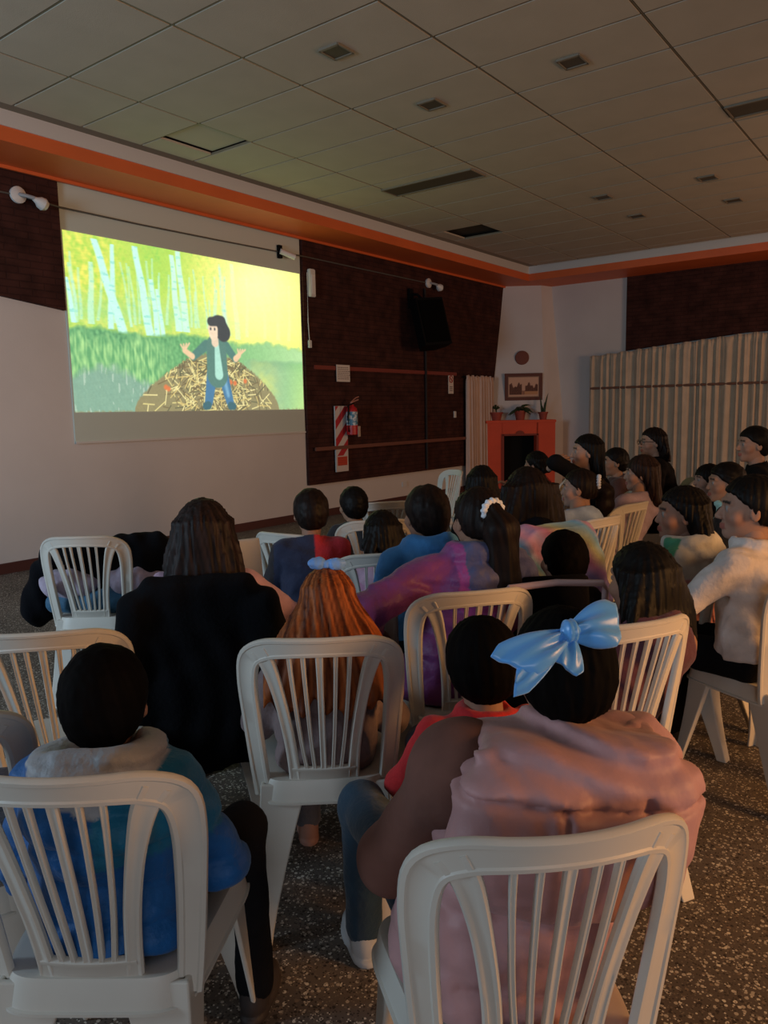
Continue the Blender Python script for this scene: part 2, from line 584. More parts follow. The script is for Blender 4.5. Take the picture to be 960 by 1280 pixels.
# chimney breast across the far corner
cv = Vector((0.58, -0.815, 0)); cn = Vector((-0.815, -0.58, 0))
A0 = Vector((12.72, 7.2, 0))
b = MB()
L0, R0 = A0, A0 + cv * 1.06
LT, RT = Vector((13.2, 7.2, 0)), Vector((13.2, 7.2, 0)) + Vector((0.55, -0.62, 0))
RT = Vector((13.62, 6.58, 0))
bot = [L0, R0, Vector((13.9, R0.y - 0.1, 0)), Vector((13.9, 7.2, 0))]
top = [LT, RT, Vector((13.9, 6.5, 0)), Vector((13.9, 7.2, 0))]
vb = [b.bm.verts.new(p) for p in bot]
vm = [b.bm.verts.new(p + Vector((0, 0, 1.2))) for p in bot]
vt = [b.bm.verts.new(p + Vector((0, 0, 3.76))) for p in top]
for P, Q in ((vb, vm), (vm, vt)):
    for i in range(4): b.bm.faces.new((P[i], P[(i + 1) % 4], Q[(i + 1) % 4], Q[i]))
b.bm.faces.new(vb[::-1]); b.bm.faces.new(vt)
struct(b.build('wall_chimney', M_wall))

def chim(u, w, z):
    """point on the breast: u along it, w out from it"""
    return A0 + cv * u + cn * w + Vector((0, 0, z))
rc = Matrix((cv, -cn, Vector((0, 0, 1)))).transposed()      # local x along the breast, y into it
ang_c = math.atan2(cv.y, cv.x)

# fireplace
fp = tag(empty('fireplace', chim(0.56, 0.0, 0), ang_c), 'bright orange corner fireplace with black opening and flat mantel', 'fireplace')
M_fp = mat('fireplace_paint', (0.62, 0.070, 0.024), 0.6, noise=0.08, nscale=3)
b = MB()
b.box((-0.49, -0.17, 0.60), (0.30, 0.34, 1.20)); b.box((0.45, -0.17, 0.60), (0.34, 0.34, 1.20)); b.box((-0.02, -0.17, 1.10), (0.66, 0.34, 0.20))
b.build('surround', M_fp, fp)
b = MB(); b.box((-0.01, -0.18, 1.225), (1.28, 0.40, 0.05), bev=.008); b.build('mantel', M_fp, fp)
b = MB(); b.box((-0.02, -0.02, 0.5), (0.66, 0.04, 1.0)); b.box((-0.02, -0.17, 0.01), (0.66, 0.34, 0.02)); b.build('firebox', M_black, fp)
b = MB()
for sx in (-1, 1): b.box((-0.02 + sx * 0.315, -0.35, 0.5), (0.04, 0.025, 1.0))
b.box((-0.02, -0.35, 0.985), (0.66, 0.025, 0.035))
pts = [(-0.02 + 0.075 * math.cos(a), -0.36, 1.0 + 0.06 * math.sin(a)) for a in [PI * i / 10 for i in range(11)]]
b.prism(pts, (0, 0.02, 0))
b.build('opening_frame', mat('dark_red_trim', (0.22, 0.03, 0.015), 0.6), fp)

# vent disc, framed picture above the mantel
p = chim(0.56, 0.004, 2.40) + Vector((0.28, 0.02, 0))
def onface(px, z, w=0.0):
    """the breast leans back: x position px 0..1 across it"""
    t = max(0, (z - 1.2) / 2.56)
    a = (L0 * (1 - t) + LT * t); c = (R0 * (1 - t) + RT * t)
    q = a + (c - a) * px
    n = Vector((-(c - a).y, (c - a).x, 0)).normalized() * -1
    if n.dot(Vector((-1, -1, 0))) < 0: n = -n
    q = q + n * w
    q.z = z
    return q, math.atan2((c - a).y, (c - a).x)
q, an = onface(0.56, 2.40, 0.015)
t = tag(empty('wall_vent', q, an), 'round brown vent cover on the white chimney above the picture', 'vent cover')
b = MB()
R = Matrix.Rotation(PI / 2, 4, 'X')
b.lathe([(0.0, 0), (0.125, 0.0), (0.13, 0.012), (0.12, 0.022), (0.02, 0.03), (0, 0.03)][1:5], n=32, M=R)
b.build('cover', mat('brown_cover', (0.16, 0.045, 0.028), 0.6), t, smooth=True)
q, an = onface(0.60, 1.86, 0.03)
t = tag(empty('framed_picture', q, an), 'framed brown landscape photograph on the chimney over the mantel plants', 'picture')
b = MB()
W_, H_ = 0.70, 0.50
for dx, dz, w, h in ((0, H_ / 2 - .03, W_, .06), (0, -H_ / 2 + .03, W_, .06), (W_ / 2 - .03, 0, .06, H_ - .12), (-W_ / 2 + .03, 0, .06, H_ - .12)):
    b.box((dx, 0, dz), (w, 0.03, h), bev=.004)
b.build('frame', mat('picture_frame', (0.10, 0.022, 0.012), 0.45), t)
nx, nz = 60, 40
gx, gz = np.meshgrid(np.linspace(-.30, .30, nx), np.linspace(-.20, .20, nz), indexing='xy')
u, v = (gx + .29) / .58, (gz + .19) / .38
c = np.ones((nz, nx, 3)) * np.array(lin((205, 165, 140)))
rs_ = np.random.RandomState(8)
tree_ = .58 + .10 * np.sin(u * 21) + .05 * np.sin(u * 57 + 1)
band = (v < tree_) & (v > .12) & (u > .05) & (u < .95) & ~((np.abs(u - .5) < .05) & (v > .3))
tex = np.clip(.5 + .5 * rs_.randn(nz, nx), 0, 1)
c[band] = (np.array(lin((95, 60, 48))) * (0.7 + .7 * tex[..., None]))[band]
low = (v < .28) & (u > .45) & band
c[low] = np.array(lin((190, 140, 100)))
mid = (np.abs(u - .5) < .04) & band
c[mid] = np.array(lin((150, 105, 85)))
edge = (v > .95) | (v < .05) | (u < .03) | (u > .97)
c[edge] = np.array(lin((150, 120, 100)))
Vp = np.stack([gx, np.full_like(gx, -0.004), gz], -1).reshape(-1, 3)
Fi = [[j * nx + i, j * nx + i + 1, (j + 1) * nx + i + 1, (j + 1) * nx + i] for j in range(nz - 1) for i in range(nx - 1)]
M_print = mat('printed_paper', (1, 1, 1), 0.7, attr=True)
link('photo_print', mesh_np('photo_print', Vp, Fi, False, c.reshape(-1, 3)), M_print, t)

# pots on the mantel
M_pot = mat('terracotta', (0.30, 0.055, 0.035), 0.7, noise=.15, nscale=12)
M_leaf = mat('dark_leaf', (0.022, 0.045, 0.016), 0.5)
def pot(name, label, u, r, h, plant):
    t = tag(empty(name, chim(u, 0.2, 1.25), ang_c), label, 'potted plant', 'plants on the mantel')
    b = MB(); b.lathe([(r * .72, 0), (r * .95, h * .8), (r * 1.08, h * .8), (r * 1.1, h), (r * .98, h), (r * .95, h * .86)], n=24)
    b.build('pot', M_pot, t, smooth=True)
    rnd = random.Random(int(u * 100))
    b = MB()
    if plant == 'leafy':
        for k in range(22):
            a = 2 * PI * k / 22 + rnd.uniform(-.2, .2); ln = rnd.uniform(.16, .27); el = rnd.uniform(.15, 1.2)
            pts = []
            for s in range(7):
                q = s / 6
                out = ln * q * math.cos(el * (1 - .5 * q)); up = ln * math.sin(el) * q - .14 * q * q
                pts.append((out * math.cos(a), out * math.sin(a), h * .9 + up + .03))
            b.tube(pts, [.006, .014, .022, .024, .019, .011, .002], n=6)
    elif plant == 'blades':
        for k, (dx, ht, ln) in enumerate(((-.03, .32, -.03), (.02, .2, .01), (.035, .36, .06), (0, .15, -.02))):
            pts = [(dx + ln * (s / 6) ** 2, .01 * k, h * .85 + ht * s / 6) for s in range(7)]
            b.tube(pts, [.010, .014, .016, .016, .013, .009, .002], n=6)
    else:
        for k in range(7):
            a = 2 * PI * k / 7
            b.tube([(0, 0, h * .85), (.01 * math.cos(a), .01 * math.sin(a), h + .05), (.06 * math.cos(a), .06 * math.sin(a), h + .09 + .02 * (k % 3))], [.005, .006, .016], n=6)
    b.build('leaves', M_leaf, t, smooth=True)
pot('potted_plant', 'leafy drooping plant in terracotta pot in the middle of the orange mantel', 0.56, 0.105, 0.17, 'leafy')
pot('potted_plant', 'upright bladed plant in a small pot at the right end of the mantel', 0.98, 0.085, 0.14, 'blades')
pot('potted_plant', 'low dark pot with a tiny sprig at the left end of the mantel', 0.12, 0.115, 0.15, 'sprig')

# ------------------------------------------------------------------ projected film
def to_lin(a):
    a = np.clip(a, 0, 255) / 255.0
    return np.where(a <= 0.04045, a / 12.92, ((a + 0.055) / 1.055) ** 2.4)

def fnoise(u, v, f, seed, n=5):
    rs = np.random.RandomState(seed)
    o = np.zeros_like(u)
    for i in range(n):
        a = rs.rand() * 6.28; k = f * (0.6 + rs.rand())
        b_ = rs.rand() * 6.28
        o += np.sin(k * (u * math.cos(a) + v * math.sin(a)) + rs.rand() * 6.28 + 1.6 * np.sin(k * .6 * (u * math.cos(b_) + v * math.sin(b_))))
    return o / n

def film():
    nx, ny = 470, 245
    U, Vv = np.meshgrid(np.linspace(0, 1, nx), np.linspace(0, 1, ny), indexing='xy')
    X = U * 1.91
    rs = np.random.RandomState(4)
    n1 = fnoise(X, Vv, 26, 1); n2 = fnoise(X, Vv, 60, 2); n3 = fnoise(X, Vv, 120, 3)
    C = lambda *c: np.array(c, dtype=float)
    col = np.zeros((ny, nx, 3)); 
    n4 = fnoise(X, Vv, 95, 14); n5 = fnoise(X, Vv, 180, 15)
    fol = 0.5 + 0.25 * n1 + 0.25 * n2 + .4 * n4 + .35 * n5
    col[:] = C(160, 205, 70)
    col = col + (C(242, 226, 90) - col) * np.clip(fol, 0, 1)[..., None]
    g = np.clip(1 - np.abs(U - .33) * 4.5, 0, 1) * np.clip(fol * .9 + .1, 0, 1) * np.clip((Vv - .55) * 4, 0, 1)
    col = col + (C(120, 195, 70) - col) * np.clip(g, 0, 1)[..., None]
    # under-storey haze
    hz = np.clip(1 - np.abs(Vv - .58) * 7, 0, 1)
    col = col + (C(150, 205, 120) - col) * (hz * .7)[..., None]
    warm = np.clip((U - .45) * 2.2, 0, 1)
    col = col + (C(255, 240, 105) - col) * (warm * .75)[..., None]
    def blend(c, m):
        nonlocal col
        m = np.clip(m, 0, 1)[..., None]
        col = col + (np.array(c, dtype=float) - col) * m
    soft = lambda d, w: np.clip(0.5 - d / w, 0, 1)
    def trunk(u0, v0, u1, v1, w, a=1.0):
        t = np.clip((Vv - v0) / (v1 - v0), 0, 1)
        cx_ = u0 + (u1 - u0) * t + .002 * np.sin(Vv * 18 + u0 * 90)
        d = np.abs(U - cx_) - w * 1.15 * (1 - .35 * t)
        m = soft(d, .006) * ((Vv > v0) & (Vv < max(v1, v0 + .01)))
        blend(C(188, 240, 228) + 0, m * a)
        blend(C(110, 195, 190), m * a * .5 * (np.sin(Vv * 140 + 20 * u0) * n2 > .25))
    for tr in ((.075, .5, .085, .85, .010, .7), (.185, .46, .10, .98, .015), (.14, .48, .165, .97, .009), (.02, .5, .0, .75, .008),
               (.285, .46, .245, .98, .014), (.315, .46, .30, .8, .010), (.335, .46, .32, .75, .008), (.40, .5, .385, .97, .012), (.435, .5, .41, 1.0, .013),
               (.62, .5, .59, .95, .009, .5), (.665, .48, .645, .98, .011, .6), (.71, .5, .72, .9, .007, .4), (.87, .5, .87, .85, .009, .35), (.80, .5, .80, .8, .007, .35), (.93, .5, .94, .9, .008, .3)):
        trunk(*tr)
    # sun glow
    r2 = ((X - .79 * 1.91) / .42) ** 2 + ((Vv - .80) / .30) ** 2
    blend(C(255, 255, 225), np.exp(-r2 * 1.3) * .98)
    r3 = ((X - .85 * 1.91) / .8) ** 2 + ((Vv - .72) / .42) ** 2
    blend(C(255, 250, 130), np.exp(-r3 * 1.4) * .7)
    for k in range(26):
        u0 = rs.rand() * .62; trunk(u0, .5 + .04 * rs.rand(), u0 + rs.normal() * .012, .72 + .25 * rs.rand(), .0035 + .002 * rs.rand(), .5)
    # grass bank
    top = .47 + .012 * np.sin(U * 17) + .016 * n2 + .008 * n4 - .05 * np.clip(U - .55, 0, 1)
    bank = soft(Vv - top, .03) 
    gc = C(105, 170, 110) + (C(70, 130, 85) - C(105, 170, 110)) * np.clip(.5 + .9 * n3, 0, 1)[..., None]
    blend(C(105, 172, 100), bank)
    m = bank
    col = col + (gc - col) * (m * np.clip(1.2 - U * 1.1, .25, 1))[..., None]
    blend(C(185, 222, 158), bank * np.clip(U - .5, 0, .5) * 1.7)
    bush = soft(Vv - (.43 + .05 * n1 + .03 * n2), .05) * soft(U - .34, .12)
    gl = np.clip(.4 + .8 * fnoise(X * 2.2, Vv, 70, 9), 0, 1)
    bc = C(85, 150, 95) + (C(165, 215, 135) - C(85, 150, 95)) * gl[..., None]
    col = col + (bc - col) * bush[..., None]
    # water
    w1 = soft(Vv - (.20 + .03 * n2 + .06 * np.sin(U * 14)), .06) * soft(U - .36, .1)
    blend(C(120, 155, 140), w1 * .92)
    blend(C(190, 205, 190), w1 * (fnoise(X * 3, Vv * .6, 60, 5) > .45) * .5)
    w2 = soft(Vv - (.345 + .01 * n2), .03) * soft(.70 - U, .05)
    blend(C(138, 178, 138), w2 * .9)
    blend(C(100, 150, 115), w2 * np.clip((Vv - .27) * 14, 0, 1) * .6)
    blend(C(225, 222, 110), w2 * 1.2 * np.exp(-((U - .78) / .07) ** 2) * np.clip(.9 - Vv * 1.8, 0, 1) * (.8 + .5 * n2))
    blend(C(150, 215, 110), w2 * np.clip((U - .85) * 5, 0, 1) * .7)
    blend(C(225, 235, 130), w2 * np.clip((U - .9) * 6, 0, 1) * np.clip(.35 - Vv, 0, 1) * 2)
    # mound of reeds
    hh = .37 * np.sqrt(np.clip(1 - ((U - .535) / .325) ** 2, 0, 1)) * np.clip(1.15 - np.abs(U - .56) * 1.6, 0, 1)
    md = soft(Vv - (hh + .01 * n3), .02)
    blend(C(135, 120, 85), md)
    for k in range(520):
        uu = .545 + rs.normal() * .13; vv = rs.rand() * .33
        a = rs.normal() * .55 + (uu - .545) * -4 + (0 if rs.rand() > .3 else 1.5)
        ln = .02 + .045 * rs.rand()
        i0 = int((uu) * nx)
        dx_, dy_ = math.cos(a), math.sin(a)
        lo_u, hi_u = max(0, int((uu - ln) * nx)), min(nx, int((uu + ln) * nx) + 1)
        lo_v, hi_v = max(0, int((vv - ln * 1.5) * ny)), min(ny, int((vv + ln * 1.5) * ny) + 1)
        if hi_u <= lo_u or hi_v <= lo_v: continue
        su = (U[lo_v:hi_v, lo_u:hi_u] - uu) * 1.91; sv = Vv[lo_v:hi_v, lo_u:hi_u] - vv
        al = su * dx_ + sv * dy_; ac = -su * dy_ + sv * dx_
        mm = (np.abs(al) < ln) * np.clip(1.3 - np.abs(ac) / .0042, 0, 1) * (md[lo_v:hi_v, lo_u:hi_u] > .5)
        cc = [C(240, 220, 150), C(205, 175, 105), C(105, 85, 60), C(225, 205, 130), C(85, 80, 60)][rs.randint(5)]
        sub = col[lo_v:hi_v, lo_u:hi_u]
        col[lo_v:hi_v, lo_u:hi_u] = sub + (cc - sub) * np.clip(mm, 0, 1)[..., None]
    for (uu, vv) in ((.335, .15), (.345, .14), (.69, .2), (.62, .19), (.64, .185)):
        blend(C(215, 105, 60), soft(np.hypot((U - uu) * 1.91, Vv - vv) - .016, .012))
    # a plain child figure, seen small
    def seg(a, b_, r1, r2):
        ax_, ay_ = a[0] * 1.91, a[1]; bx_, by_ = b_[0] * 1.91, b_[1]
        dx_, dy_ = bx_ - ax_, by_ - ay_
        t = np.clip(((X - ax_) * dx_ + (Vv - ay_) * dy_) / (dx_ * dx_ + dy_ * dy_), 0, 1)
        return np.hypot(X - ax_ - t * dx_, Vv - ay_ - t * dy_) - (r1 + (r2 - r1) * t)
    s = .010
    blend(C(60, 105, 150), soft(seg((.535, .24), (.515, .06), .045, .034), s)); blend(C(60, 105, 150), soft(seg((.585, .24), (.612, .06), .045, .034), s))
    blend(C(120, 170, 205), soft(seg((.592, .2), (.606, .1), .016, .012), .02) * .8)
    blend(C(50, 85, 100), soft(seg((.512, .035), (.50, .03), .028, .026), s)); blend(C(50, 85, 100), soft(seg((.615, .03), (.628, .028), .028, .026), s))
    blend(C(70, 110, 105), soft(seg((.515, .43), (.455, .35), .034, .026), s)); blend(C(70, 110, 105), soft(seg((.605, .43), (.645, .35), .034, .026), s))
    blend(C(75, 112, 106), soft(seg((.56, .42), (.56, .24), .085, .09), s))
    blend(C(165, 215, 200), soft(seg((.562, .44), (.567, .24), .018, .036), s))
    blend(C(235, 190, 150), soft(seg((.452, .35), (.42, .385), .020, .018), s)); blend(C(235, 190, 150), soft(seg((.648, .35), (.665, .375), .022, .018), s))
    for k in range(4):
        blend(C(235, 190, 150), soft(seg((.42, .385), (.405 + .012 * k, .42 + .004 * k), .007, .006), s))
        blend(C(235, 190, 150), soft(seg((.665, .375), (.66 + .012 * k, .415), .007, .006), s))
    blend(C(225, 195, 170), soft(seg((.555, .47), (.555, .45), .03, .03), s))
    blend(C(52, 50, 58), soft(seg((.575, .56), (.595, .52), .072, .062), s))
    blend(C(238, 205, 178), soft(seg((.548, .535), (.55, .50), .042, .036), s))
    blend(C(52, 50, 58), soft(seg((.54, .585), (.59, .595), .030, .034), s))
    blend(C(40, 45, 60), soft(seg((.538, .54), (.538, .535), .006, .006), s)); blend(C(40, 45, 60), soft(seg((.556, .54), (.556, .535), .006, .006), s))
    fine = fnoise(X, Vv, 150, 31) + fnoise(X, Vv, 260, 32)
    col = col * (1 + .03 * fine[..., None])
    col = col * .84 + C(205, 228, 188) * .16
    return nx, ny, U, Vv, to_lin(col)

nx, ny, U, Vv, fc = film()
X0, X1, Z0, Z1 = 4.325, 7.675, 1.505, 3.275
Vf = np.stack([X0 + (X1 - X0) * U, np.zeros_like(U), Z0 + (Z1 - Z0) * Vv], -1).reshape(-1, 3)
ii = (np.arange(ny - 1)[:, None] * nx + np.arange(nx - 1)[None, :]).reshape(-1)
Ff = np.stack([ii, ii + 1, ii + nx + 1, ii + nx], 1)
m = bpy.data.materials.new('film_light')
m.use_nodes = True
nt = m.node_tree
nt.nodes.remove(nt.nodes['Principled BSDF'])
em = nt.nodes.new('ShaderNodeEmission'); at_ = nt.nodes.new('ShaderNodeAttribute'); at_.attribute_name = 'Col'
nt.links.new(at_.outputs['Color'], em.inputs['Color']); em.inputs['Strength'].default_value = 1.25
nt.links.new(em.outputs['Emission'], nt.nodes['Material Output'].inputs['Surface'])
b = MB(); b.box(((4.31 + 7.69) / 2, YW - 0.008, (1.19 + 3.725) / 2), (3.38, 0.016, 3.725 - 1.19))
scr = b.build('projection_screen', mat('screen_cloth_spill_tint', (0.54, 0.62, 0.56), 0.8))  # green tint in the cloth colour stands for stray projector light
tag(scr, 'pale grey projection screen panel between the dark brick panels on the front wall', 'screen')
fo = link('projected_picture', mesh_np('projected_picture', Vf, Ff, False, fc.reshape(-1, 3)), m, scr)
fo.location = (0, YW - 0.019, 0)
fo['label'] = 'bright film picture of a child among birch trees by a lake'
b = MB(); b.box((6.0, YW - 0.02, 1.20), (3.38, 0.022, 0.02)); b.build('bottom_rail', M_white, scr)

# ------------------------------------------------------------------ things on the front wall
def wlamp(x, z, label, base=True):
    t = tag(empty('wall_spotlight', (x, YW - 0.05, z)), label, 'wall lamp')
    b = MB(); b.lathe([(0.03, 0), (0.075, 0.005), (0.075, 0.03), (0.03, 0.05)], n=24, M=Matrix.Rotation(PI / 2, 4, 'X'))
    b.build('base', M_wplast, t, smooth=True)
    b = MB(); b.tube([(0, -0.05, 0), (0.04, -0.10, -0.015), (0.10, -0.13, -0.03)], 0.018)
    b.build('arm', mat('grey_metal', (0.3, 0.3, 0.3), 0.4), t, smooth=True)
    b = MB(); b.lathe([(0.02, 0), (0.03, .03), (0.052, .06), (0.06, .10), (0.04, .135), (0.01, .145)], c=(0.09, -0.12, -0.03), n=20,
                      M=Matrix.Rotation(math.radians(115), 4, (0.3, 1, 0.2)))
    b.build('bulb', M_wplast, t, smooth=True)
wlamp(3.88, 3.50, 'white spotlight bulb on the brick at the left edge of the photo')
wlamp(10.66, 3.50, 'white spotlight bulb on the brick above the black loudspeaker')
t = tag(empty('security_camera', (7.30, YW - 0.02, 3.50)), 'small dark and white camera on the wall above the screen corner', 'camera')
b = MB(); b.box((0, -0.02, 0), (0.06, 0.04, 0.16)); b.build('bracket', M_black, t)
b = MB(); b.cyl((-0.02, -0.05, 0), (0.16, -0.13, -0.06), 0.035); b.build('camera_body', M_wplast, t, smooth=True)
b = MB(); b.tube([(3.3, YW - 0.075, 3.49), (3.9, YW - 0.06, 3.50), (4.3, YW - 0.065, 3.47), (5.2, YW - 0.03, 3.475), (6.3, YW - 0.03, 3.485), (7.28, YW - 0.03, 3.50), (7.75, YW - 0.065, 3.50), (9.0, YW - 0.06, 3.50), (10.62, YW - 0.06, 3.50)], 0.009, n=6)
tag(b.build('cable', mat('grey_cable', (0.10, 0.10, 0.09), 0.6)), 'thin grey cable running along the wall above the projected film', 'cable')
t = tag(empty('emergency_light', (7.84, YW - 0.05, 3.17)), 'narrow white emergency light box on brick beside the screen', 'emergency light')
b = MB(); b.box((0, -0.03, 0), (0.11, 0.06, 0.36), bev=.01); b.build('housing', M_wplast, t)
b = MB(); b.box((0, -0.062, -0.02), (0.07, 0.01, 0.25), bev=.004); b.build('diffuser', mat('diffuser_white', (.7, .7, .68), .3), t)
b = MB(); b.tube([(-0.03, -0.01, 0.12), (-0.07, -0.02, 0.13), (-0.075, -0.015, -0.5), (-0.06, -0.015, -0.75)], 0.007, n=6); b.build('cable', M_wplast, t)
b = MB(); b.box((-0.06, -0.02, -0.80), (0.05, 0.035, 0.10), bev=.005); b.build('plug', M_wplast, t)

# loudspeaker
t = tag(empty('loudspeaker', (10.15, YW - 0.07, 2.80)), 'black loudspeaker hung on a bracket on the dark brick wall', 'loudspeaker')
rt = Matrix.Rotation(math.radians(-14), 3, 'X') @ Matrix.Rotation(math.radians(-22), 3, 'Z')
b = MB()
sec = [(-0.25, -0.17), (0.25, -0.17), (0.25, 0.02), (0.14, 0.17), (-0.14, 0.17), (-0.25, 0.02)]
A = [Vector((x, y, -0.37)) for x, y in sec]
b.prism([rt @ p + Vector((0, -0.32, -0.02)) for p in A], rt @ Vector((0, 0, 0.74)))
b.build('cabinet', M_black, t)
b = MB(); b.box(rt @ Vector((0, -0.178, 0)) + Vector((0, -0.32, -0.02)), (0.44, 0.014, 0.66), rot=rt, bev=.006); b.build('grille', mat('grille', (0.0025, 0.0025, 0.0025), .9, spec=.05), t)
b = MB(); b.box((-0.03, -0.02, 0.40), (0.10, 0.04, 0.30)); b.tube([(-0.03, -0.03, 0.46), (-0.03, -0.14, 0.45), (-0.02, -0.24, 0.36), (0, -0.28, 0.25)], 0.022); b.build('bracket', M_black, t)
b = MB(); b.tube([(0.38, -0.012, 0.6), (0.38, -0.012, -2.3)], 0.02, n=8); b.build('conduit', mat('dark_conduit', (0.012, .006, .005), .7), t)

# rails on the brick
def rail(name, x0, x1, z, h, d, lb, color, supports):
    t = tag(empty(name, ((x0 + x1) / 2, YW - 0.05, z)), lb, 'rail')
    b = MB(); b.box((0, -d / 2 - (0.03 if supports else 0), 0), (x1 - x0, d, h), bev=.005); b.build('bar', color, t)
    if supports:
        for k in range(4):
            b = MB(); b.box((-(x1 - x0) / 2 + .15 + k * (x1 - x0 - .3) / 3, -0.02, 0), (0.04, 0.05, 0.04)); b.build('bracket', M_black, t)
rail('wall_rail', 7.86, 11.50, 2.07, 0.055, 0.02, 'upper red-brown rail fixed along the dark brick wall', mat('red_rail', (0.20, 0.040, 0.028), .5), False)
rail('wall_rail', 7.80, 11.72, 0.96, 0.05, 0.03, 'lower brown rail along the brick wall behind the fire extinguisher', mat('brown_rail', (0.17, 0.065, 0.045), .5), True)

# extinguisher on its striped board
t = tag(empty('fire_extinguisher_board', (8.36, YW - 0.085, 1.08)), 'tall red and white striped extinguisher backboard on the brick wall', 'sign board')
w, h = 0.26, 0.92
nx2, nz2 = 40, 140
gx, gz = np.meshgrid(np.linspace(-w / 2, w / 2, nx2), np.linspace(-h / 2, h / 2, nz2), indexing='xy')
st = ((gz - gx * 1.0) / 0.26) % 1.0 < 0.5
c = np.where(st[..., None], np.array((0.42, 0.022, 0.03)), np.array((0.56, 0.52, 0.50)))
low = (gz < -h / 2 + .22)
c[low] = (0.56, 0.50, 0.47)
pl = (gz < -h / 2 + .21) & (gz > -h / 2 + .08) & (np.abs(gx) < w / 2 - .02)
c[pl] = (0.50, 0.055, 0.025)
tx = pl & (((gz + h / 2) % .03) < .008) & (np.abs(np.sin(gx * 130)) > .3)
c[tx] = (0.28, 0.03, 0.015)
Vp = np.stack([gx, np.full_like(gx, -0.012), gz], -1).reshape(-1, 3)
Fi = [[j * nx2 + i, j * nx2 + i + 1, (j + 1) * nx2 + i + 1, (j + 1) * nx2 + i] for j in range(nz2 - 1) for i in range(nx2 - 1)]
link('stripes', mesh_np('stripes', Vp, Fi, False, c.reshape(-1, 3)), M_print, t)
b = MB(); b.box((0, 0, 0), (w + .006, 0.02, h + .006)); b.build('board', M_wplast, t)
t = tag(empty('fire_extinguisher', (8.47, YW - 0.20, 1.13)), 'red fire extinguisher with blue and white label hung before the striped board', 'fire extinguisher')
b = MB(); b.lathe([(0.055, 0), (0.08, 0.01), (0.08, 0.34), (0.07, 0.38), (0.035, 0.41), (0.03, 0.43)], n=28); b.build('cylinder', mat('extinguisher_red', (0.42, 0.016, 0.022), .35), t, smooth=True)
b = MB(); b.lathe([(0.0815, 0.14), (0.0815, 0.33)], n=28)
b.build('label', mat('blue_white_label', (0.55, 0.60, 0.64), .5, noise=6.0, nscale=14, color2=(0.06, 0.20, 0.32), stretch=(1, 1, 1.4)), t, smooth=True)['label'] = 'blue and white label'
b = MB(); b.cyl((0, 0, .42), (0, 0, .47), .022); b.tube([(0, 0, .46), (.03, -.04, .48), (.06, -.08, .50)], .010); b.tube([(0, 0, .47), (.05, -.03, .52), (.08, -.07, .54)], .009); b.build('valve', mat('brass', (0.35, .12, .08), .4), t, smooth=True)
b = MB(); b.tube([(0.02, -0.02, .45), (-.10, -.03, .42), (-.125, -.03, .25), (-.11, -.03, .05)], .012); b.build('hose', M_black, t, smooth=True)
b = MB(); b.box((0.07, -0.07, 0.05), (0.09, 0.006, 0.15), rot=Matrix.Rotation(.3, 3, 'Z'), bev=.002); b.build('inspection_tag', mat('tag_card', (.5, .42, .38), .7), t)

# papers
def sheet(name, label, x, z, w, h, fn, off=0.0):
    t = tag(empty(name, (x, YW - 0.055 - off, z)), label, 'sign')
    b = MB(); b.box((0, -0.004, 0), (w, 0.006, h)); b.build('sheet', mat('paper', (.62, .58, .54), .8), t)
    fn(t)
def lines(t):
    b = MB()
    rnd = random.Random(2)
    for k in range(7):
        x = -0.12
        while x < 0.11:
            l = rnd.uniform(.02, .05)
            b.box((x + l / 2, -0.0085, 0.08 - k * 0.026), (l, 0.002, 0.008)); x += l + .01
    b.build('text', mat('ink', (.16, .12, .11), .8), t)
sheet('paper_notice', 'white paper notice with lines of text hung over the upper rail', 8.44, 2.00, 0.29, 0.235, lines, 0.025)
def nosmoke(t):
    b = MB()
    b.tube([(0.055 * math.cos(a), -0.009, 0.08 + 0.055 * math.sin(a)) for a in [2 * PI * i / 24 for i in range(25)]], 0.008, n=6)
    b.tube([(-.035, -.009, .115), (.035, -.009, .045)], .008, n=6)
    b.build('red_ring', mat('sign_red', (.36, .03, .03), .6), t)
    b = MB(); b.box((0, -.009, .08), (.05, .002, .012)); b.build('cigarette', mat('ink', (.16, .12, .11), .8), t)
    b = MB()
    for k in range(3): b.box((0, -.009, -.05 - k * .03), (.09, .002, .012))
    b.build('text', mat('ink', (.16, .12, .11), .8), t)
sheet('no_smoking_sign', 'small tall white no smoking sign on brick beside the doorway curtain', 11.32, 1.90, 0.16, 0.33, nosmoke)
b = MB(); b.box((11.45, YW - .055, 1.38), (.07, .02, .11), bev=.005)
tag(b.build('light_switch', M_wplast), 'tiny white light switch on brick left of the doorway curtain', 'switch')
b = MB(); b.box((9.98, YW - .008, .29), (.12, .02, .08), bev=.005)
tag(b.build('wall_socket', M_wplast), 'white wall socket below the brick near the far end', 'socket')

